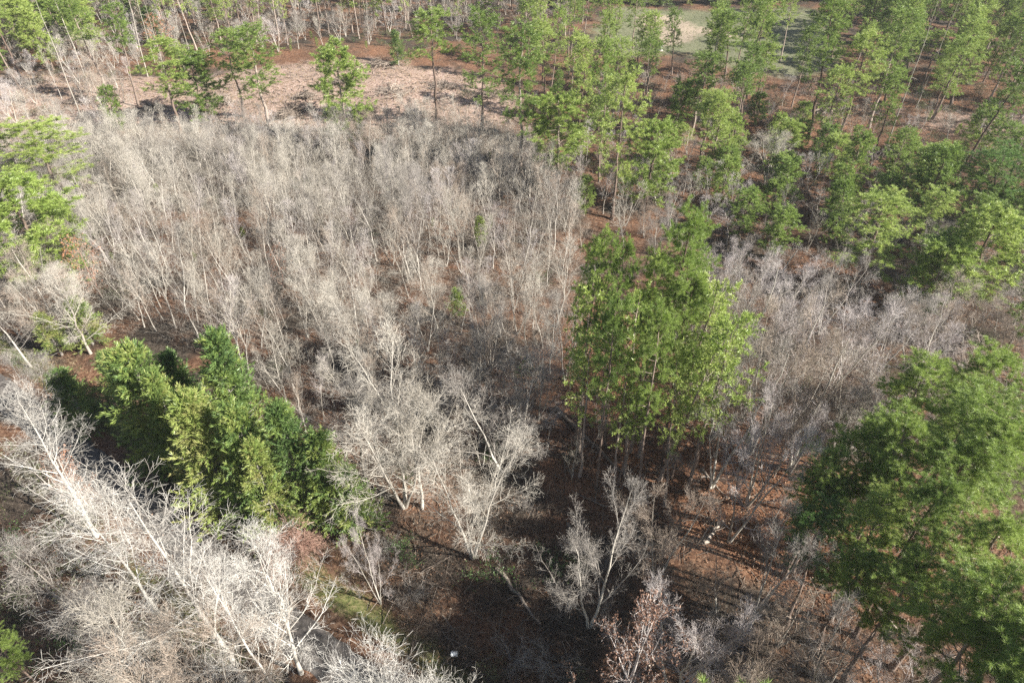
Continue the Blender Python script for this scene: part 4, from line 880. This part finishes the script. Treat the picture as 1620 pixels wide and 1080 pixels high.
P = np.c_[c, gz(c[:, 0], c[:, 1]) + 0.14][:, None] + np.c_[np.cos(az), np.sin(az), rng.normal(size=N) * .12][:, None] * (np.linspace(-.5, .5, 5)[None, :, None] * L[:, None, None]) + rng.normal(size=(N, 5, 3)) * 0.06
Rr = rng.uniform(.012, .05, (N, 1)) * np.linspace(1, .5, 5)[None]; G.tubes(P, Rr, 4); q, r = grow(P, Rr, 3, 0.2, 1, lambda t: 0.5, R(45), up=0.03, wander=0.2, K=3, rf=0.6); G.tubes(q, r, 0)
stuff('wood_debris', G.build('wood_debris', M['log']), 'scattered sticks and chips on the clearing and forest floor', 'debris')
# white utility cabinet by the field
def box(sx, sy, sz, z0=0.0, bev=0.03):
    v = []
    for z, k in ((z0, 0), (z0 + sz - bev, 0), (z0 + sz, bev)):
        for a, b in ((-1, -1), (1, -1), (1, 1), (-1, 1)): v.append((a * (sx / 2 - k), b * (sy / 2 - k), z))
    q = [(0, 3, 2, 1), (8, 9, 10, 11)] + [(r * 4 + i, r * 4 + (i + 1) % 4, r * 4 + 4 + (i + 1) % 4, r * 4 + 4 + i) for r in (0, 1) for i in range(4)]
    return np.array(v, float), q
def simple(name, rgb, rough=0.5):
    m, n, l = mat_new(name); o = n.new('ShaderNodeOutputMaterial'); b = n.new('ShaderNodeBsdfPrincipled'); b.inputs['Roughness'].default_value = rough
    no = n.new('ShaderNodeTexNoise'); no.inputs['Scale'].default_value = 6; r = ramp(n, [(0.3, tuple(c * 0.8 for c in rgb)), (0.7, rgb)]); l.new(no.outputs['Fac'], r.inputs[0])
    l.new(r.outputs[0], b.inputs['Base Color']); l.new(b.outputs[0], o.inputs[0]); return m
x, y = gp(1044, 80); e = bpy.data.objects.new('utility_box', None); link(e); e.location = (x, y, float(gz(x, y))); e['label'] = 'small white utility box at the edge of the pale field'; e['category'] = 'utility box'
wm, cm = simple('white_paint', (.78, .78, .76)), simple('concrete', (.42, .40, .37), 0.9)
for nm, (sx, sy, sz, z0), mt in (('plinth', (1.3, 1.1, .25, -0.1), cm), ('cabinet', (1.0, .8, 1.15, .15), wm), ('lid', (1.1, .9, .08, 1.303), wm)):
    v, q = box(sx, sy, sz, z0); link(bpy.data.objects.new(nm, mesh(nm, v, q, mat=mt)), e)
v, q = box(.86, .03, .95, .25, .01); o = link(bpy.data.objects.new('door', mesh('door', v, q, mat=wm)), e); o.location = (0, -.417, 0)
# crumpled white scrap
x, y = gp(719, 1039); n_ = 9; u = np.linspace(-.25, .25, n_); U, V = np.meshgrid(u, u)
Z = 0.1 + 0.30 * rng.random(U.shape) * (1 - (np.hypot(U, V) / 0.7) ** 2) ; rr_ = 1 + 0.25 * rng.normal(size=U.shape) * 0.5
v = np.stack([U * rr_, V * 0.8 * rr_, Z], -1).reshape(-1, 3); i = (np.arange(n_ - 1)[:, None] * n_ + np.arange(n_ - 1)[None]).ravel()
o = link(bpy.data.objects.new('plastic_sheet', mesh('plastic_sheet', v, np.stack([i, i + 1, i + n_ + 1, i + n_], -1), mat=simple('white_plastic', (.75, .78, .8), .35))))
md = o.modifiers.new('thick', 'SOLIDIFY'); md.thickness = 0.01
o.location = (x, y, float(gz(x, y)) + 0.25); o['label'] = 'crumpled white plastic scrap in the brush at the bottom'; o['category'] = 'litter'
print('objects', len(scene.objects), 'pines etc', len(TAKEN), 'near', len(near), 'rest', len(rest), 'faces', sum(len(m.polygons) for m in bpy.data.meshes))

# ------------------------------------------------------------------ say which one, by what it stands beside
LM = [('tallest and brightest', 'the tallest central pine'), ('leftmost dark pine of the central', 'the leftmost central pine'), ('long pale fallen', 'the long pale fallen trunk'), ('tiny bright pine seed', 'the tiny bright pine seedling'),
 ('tallest cedar', 'the tallest cedar'), ('broad cedar', 'the broad left cedar'), ('lowest cedar', 'the last cedar of the row'), ('large white barked', 'the large white barked tree'), ('white barked tree cut', 'the white tree cut by the left edge'),
 ('reddish brown mound', 'the reddish vine mound'), ('reddish bare tree with', 'the straight trunked reddish tree'), ('bare tree still holding', 'the brown leaved tree'), ('wide pale bare tree left', 'the wide bare tree by central pines'),
 ('wide pale bare tree,', 'the wide bare tree right of the cedars'), ('rust leaved', 'the rust leaved sapling'), ('dark trunked pine', 'the dark trunked clearing pine'), ('right one of two touching', 'the touching pale green pines'), ('full bright pine', 'the full bright clearing pine'),
 ('tall pine with long bare trunk in the clearing, left', 'the left pine of the clearing pair'), ('tall pine with long bare trunk in the clearing, right', 'the right pine of the clearing pair'), ('thin patchy', 'the thin patchy pine'), ('bushy pine with low', 'the bushy low branched pine'),
 ('pine with thick grey', 'the thick stubby trunked pine'), ('broad bright young', 'the broad bright young pine'), ('small white utility', 'the white utility box'), ('spreading pine in front', 'the spreading pine before the field'), ('tall pine with pale trunk left of the grassy', 'the pine left of the grassy gap'),
 ('slender pine on the right side', 'the slender grassy gap pine'), ('tallest bare white', 'the tallest bare white trunk'), ('broad soft green', 'the broad soft green pine at right'), ('open crowned', 'the forked pine on red litter'), ('dark green pine, leftmost', 'the right cluster\'s leftmost pine'),
 ('bright conical pine', 'the conical pine at the right edge'), ('white bare tree standing', 'the white tree above lower right pines'), ('wide bright pine at the left edge, the lower', 'the wide bright pine at the left edge'), ('pale fan shaped bare tree at the', 'the fan shaped tree at upper left'),
 ('small dark narrow', 'the small dark narrow pine'), ('largest brush pile', 'the largest brush pile'), ('pale fan shaped bare tree in front', 'the fan shaped tree beside a cone'), ('bright pine in the lower right', 'the pine in the lower right corner'), ('small round bright', 'the small round bright pine'),
 ('large purple grey', 'the large purple grey bare tree'), ('greyish bare tree in half', 'the greyish half shaded bare tree'), ('pale bare tree behind the right', 'the bare tree behind the last cedars')]
tops = [o for o in scene.objects if o.parent is None and 'label' in o]
def foot(o): return project(o.location.x, o.location.y, 0)
LMP = []
for key, ph in LM:
    hit = [o for o in tops if o['label'].startswith(key)]
    if hit: LMP.append((foot(hit[0]), ph, hit[0]))
    else: print('no landmark', key)
SHORT = {'thin stems among the central pines': 'thin bare stem', 'bushy pines in the upper left corner': 'bushy upper left pine', 'young pines in the bare brush': 'young pine in bare brush', 'saplings of the pale thicket': 'slender leafless sapling', 'leafless trees of the right thicket': 'purple grey leafless tree', 'pines in the loose stand below the field': 'slim pine', 'fuller trees in the pale thicket': 'fuller leafless tree',
 'pines crowded in the upper right stand': 'crowded green pine', 'tall trunked pines behind the clearing': 'background pine', 'pale trunks at the upper left': 'tall leaning pale trunk', 'pines beyond the field': 'far pine', 'young pines in the right hand brush': 'young pine in brush',
 'young pines under the loose stand': 'small young pine', 'low leafless trees of the right hand brush': 'low grey leafless tree', 'small leafless trees under the upper right pines': 'small leafless tree', 'leafless trees at the upper left': 'tan leafless tree', 'leafless trees behind the clearing': 'background leafless tree',
 'saplings on the red leaf litter': 'thin dark sapling', 'leafless trees at the left edge': 'grey leafless tree', 'leafless shrubs of the shaded hollow': 'dim leafless shrub', 'tangled small trees at the bottom right': 'tangled pale small tree', 'shrubs under the white barked trees': 'brown and olive shrub',
 'low shrubs between the upper right pines': 'low shrub', 'shrubs at the back edge of the clearing': 'grey shrub', 'evergreens behind the upper left trunks': 'dark evergreen', 'evergreen shrubs under the right thicket': 'dark evergreen shrub', 'leafless trees at the right edge': 'grey leafless tree at right',
 'olive shrubs under the pale thicket': 'olive shrub', 'evergreens beyond the field': 'hedge evergreen', 'shrubs beside the shaded road': 'dim roadside shrub', 'green bushes under the upper right pines': 'green bush'}
bins = {}
for o in tops:
    d = SHORT.get(o.get('group', ''))
    if not d: continue
    x, y = foot(o)
    if not (-60 < x < 1680 and -40 < y < 1250): continue
    (lx, ly), ph, lo = min(LMP, key=lambda l: (l[0][0] - x) ** 2 + ((l[0][1] - y) * 1.5) ** 2)
    dx, dy = x - lx, (y - ly) * 1.6
    rel = ('left of' if dx < 0 else 'right of') if abs(dx) > abs(dy) else ('behind' if dy < 0 else 'in front of')
    bins.setdefault((d, rel, ph), []).append((math.hypot(dx, dy), o))
ORD = ['nearest', 'second', 'third', 'fourth', 'fifth', 'sixth', 'seventh', 'eighth', 'ninth', 'tenth']
for (d, rel, ph), L_ in bins.items():
    L_.sort(key=lambda t: t[0])
    for k, (_, o) in enumerate(L_):
        if d == 'slender leafless sapling' or k >= 10 and True: o['label'] = f'{d} {rel} {ph}' if k < 10 or d == 'slender leafless sapling' else f'farther {d} {rel} {ph}'
        elif len(L_) == 1: o['label'] = f'{d} {rel} {ph}'
        else: o['label'] = f'{ORD[k]} {d} {rel} {ph}'

# ------------------------------------------------------------------ thin haze in the air
v, q = box(2400, 2600, 57, -3.5, 0.01)
hm, hn, hl = mat_new('haze_air'); ho = hn.new('ShaderNodeOutputMaterial'); hv = hn.new('ShaderNodeVolumePrincipled')
hv.inputs['Color'].default_value = (.93, .95, 1, 1); hv.inputs['Density'].default_value = 0.00022; hv.inputs['Anisotropy'].default_value = 0.2
hl.new(hv.outputs[0], ho.inputs['Volume'])
hz = link(bpy.data.objects.new('haze', mesh('haze', v, q, mat=hm))); hz.location = (0, 700, 0); hz['kind'] = 'stuff'
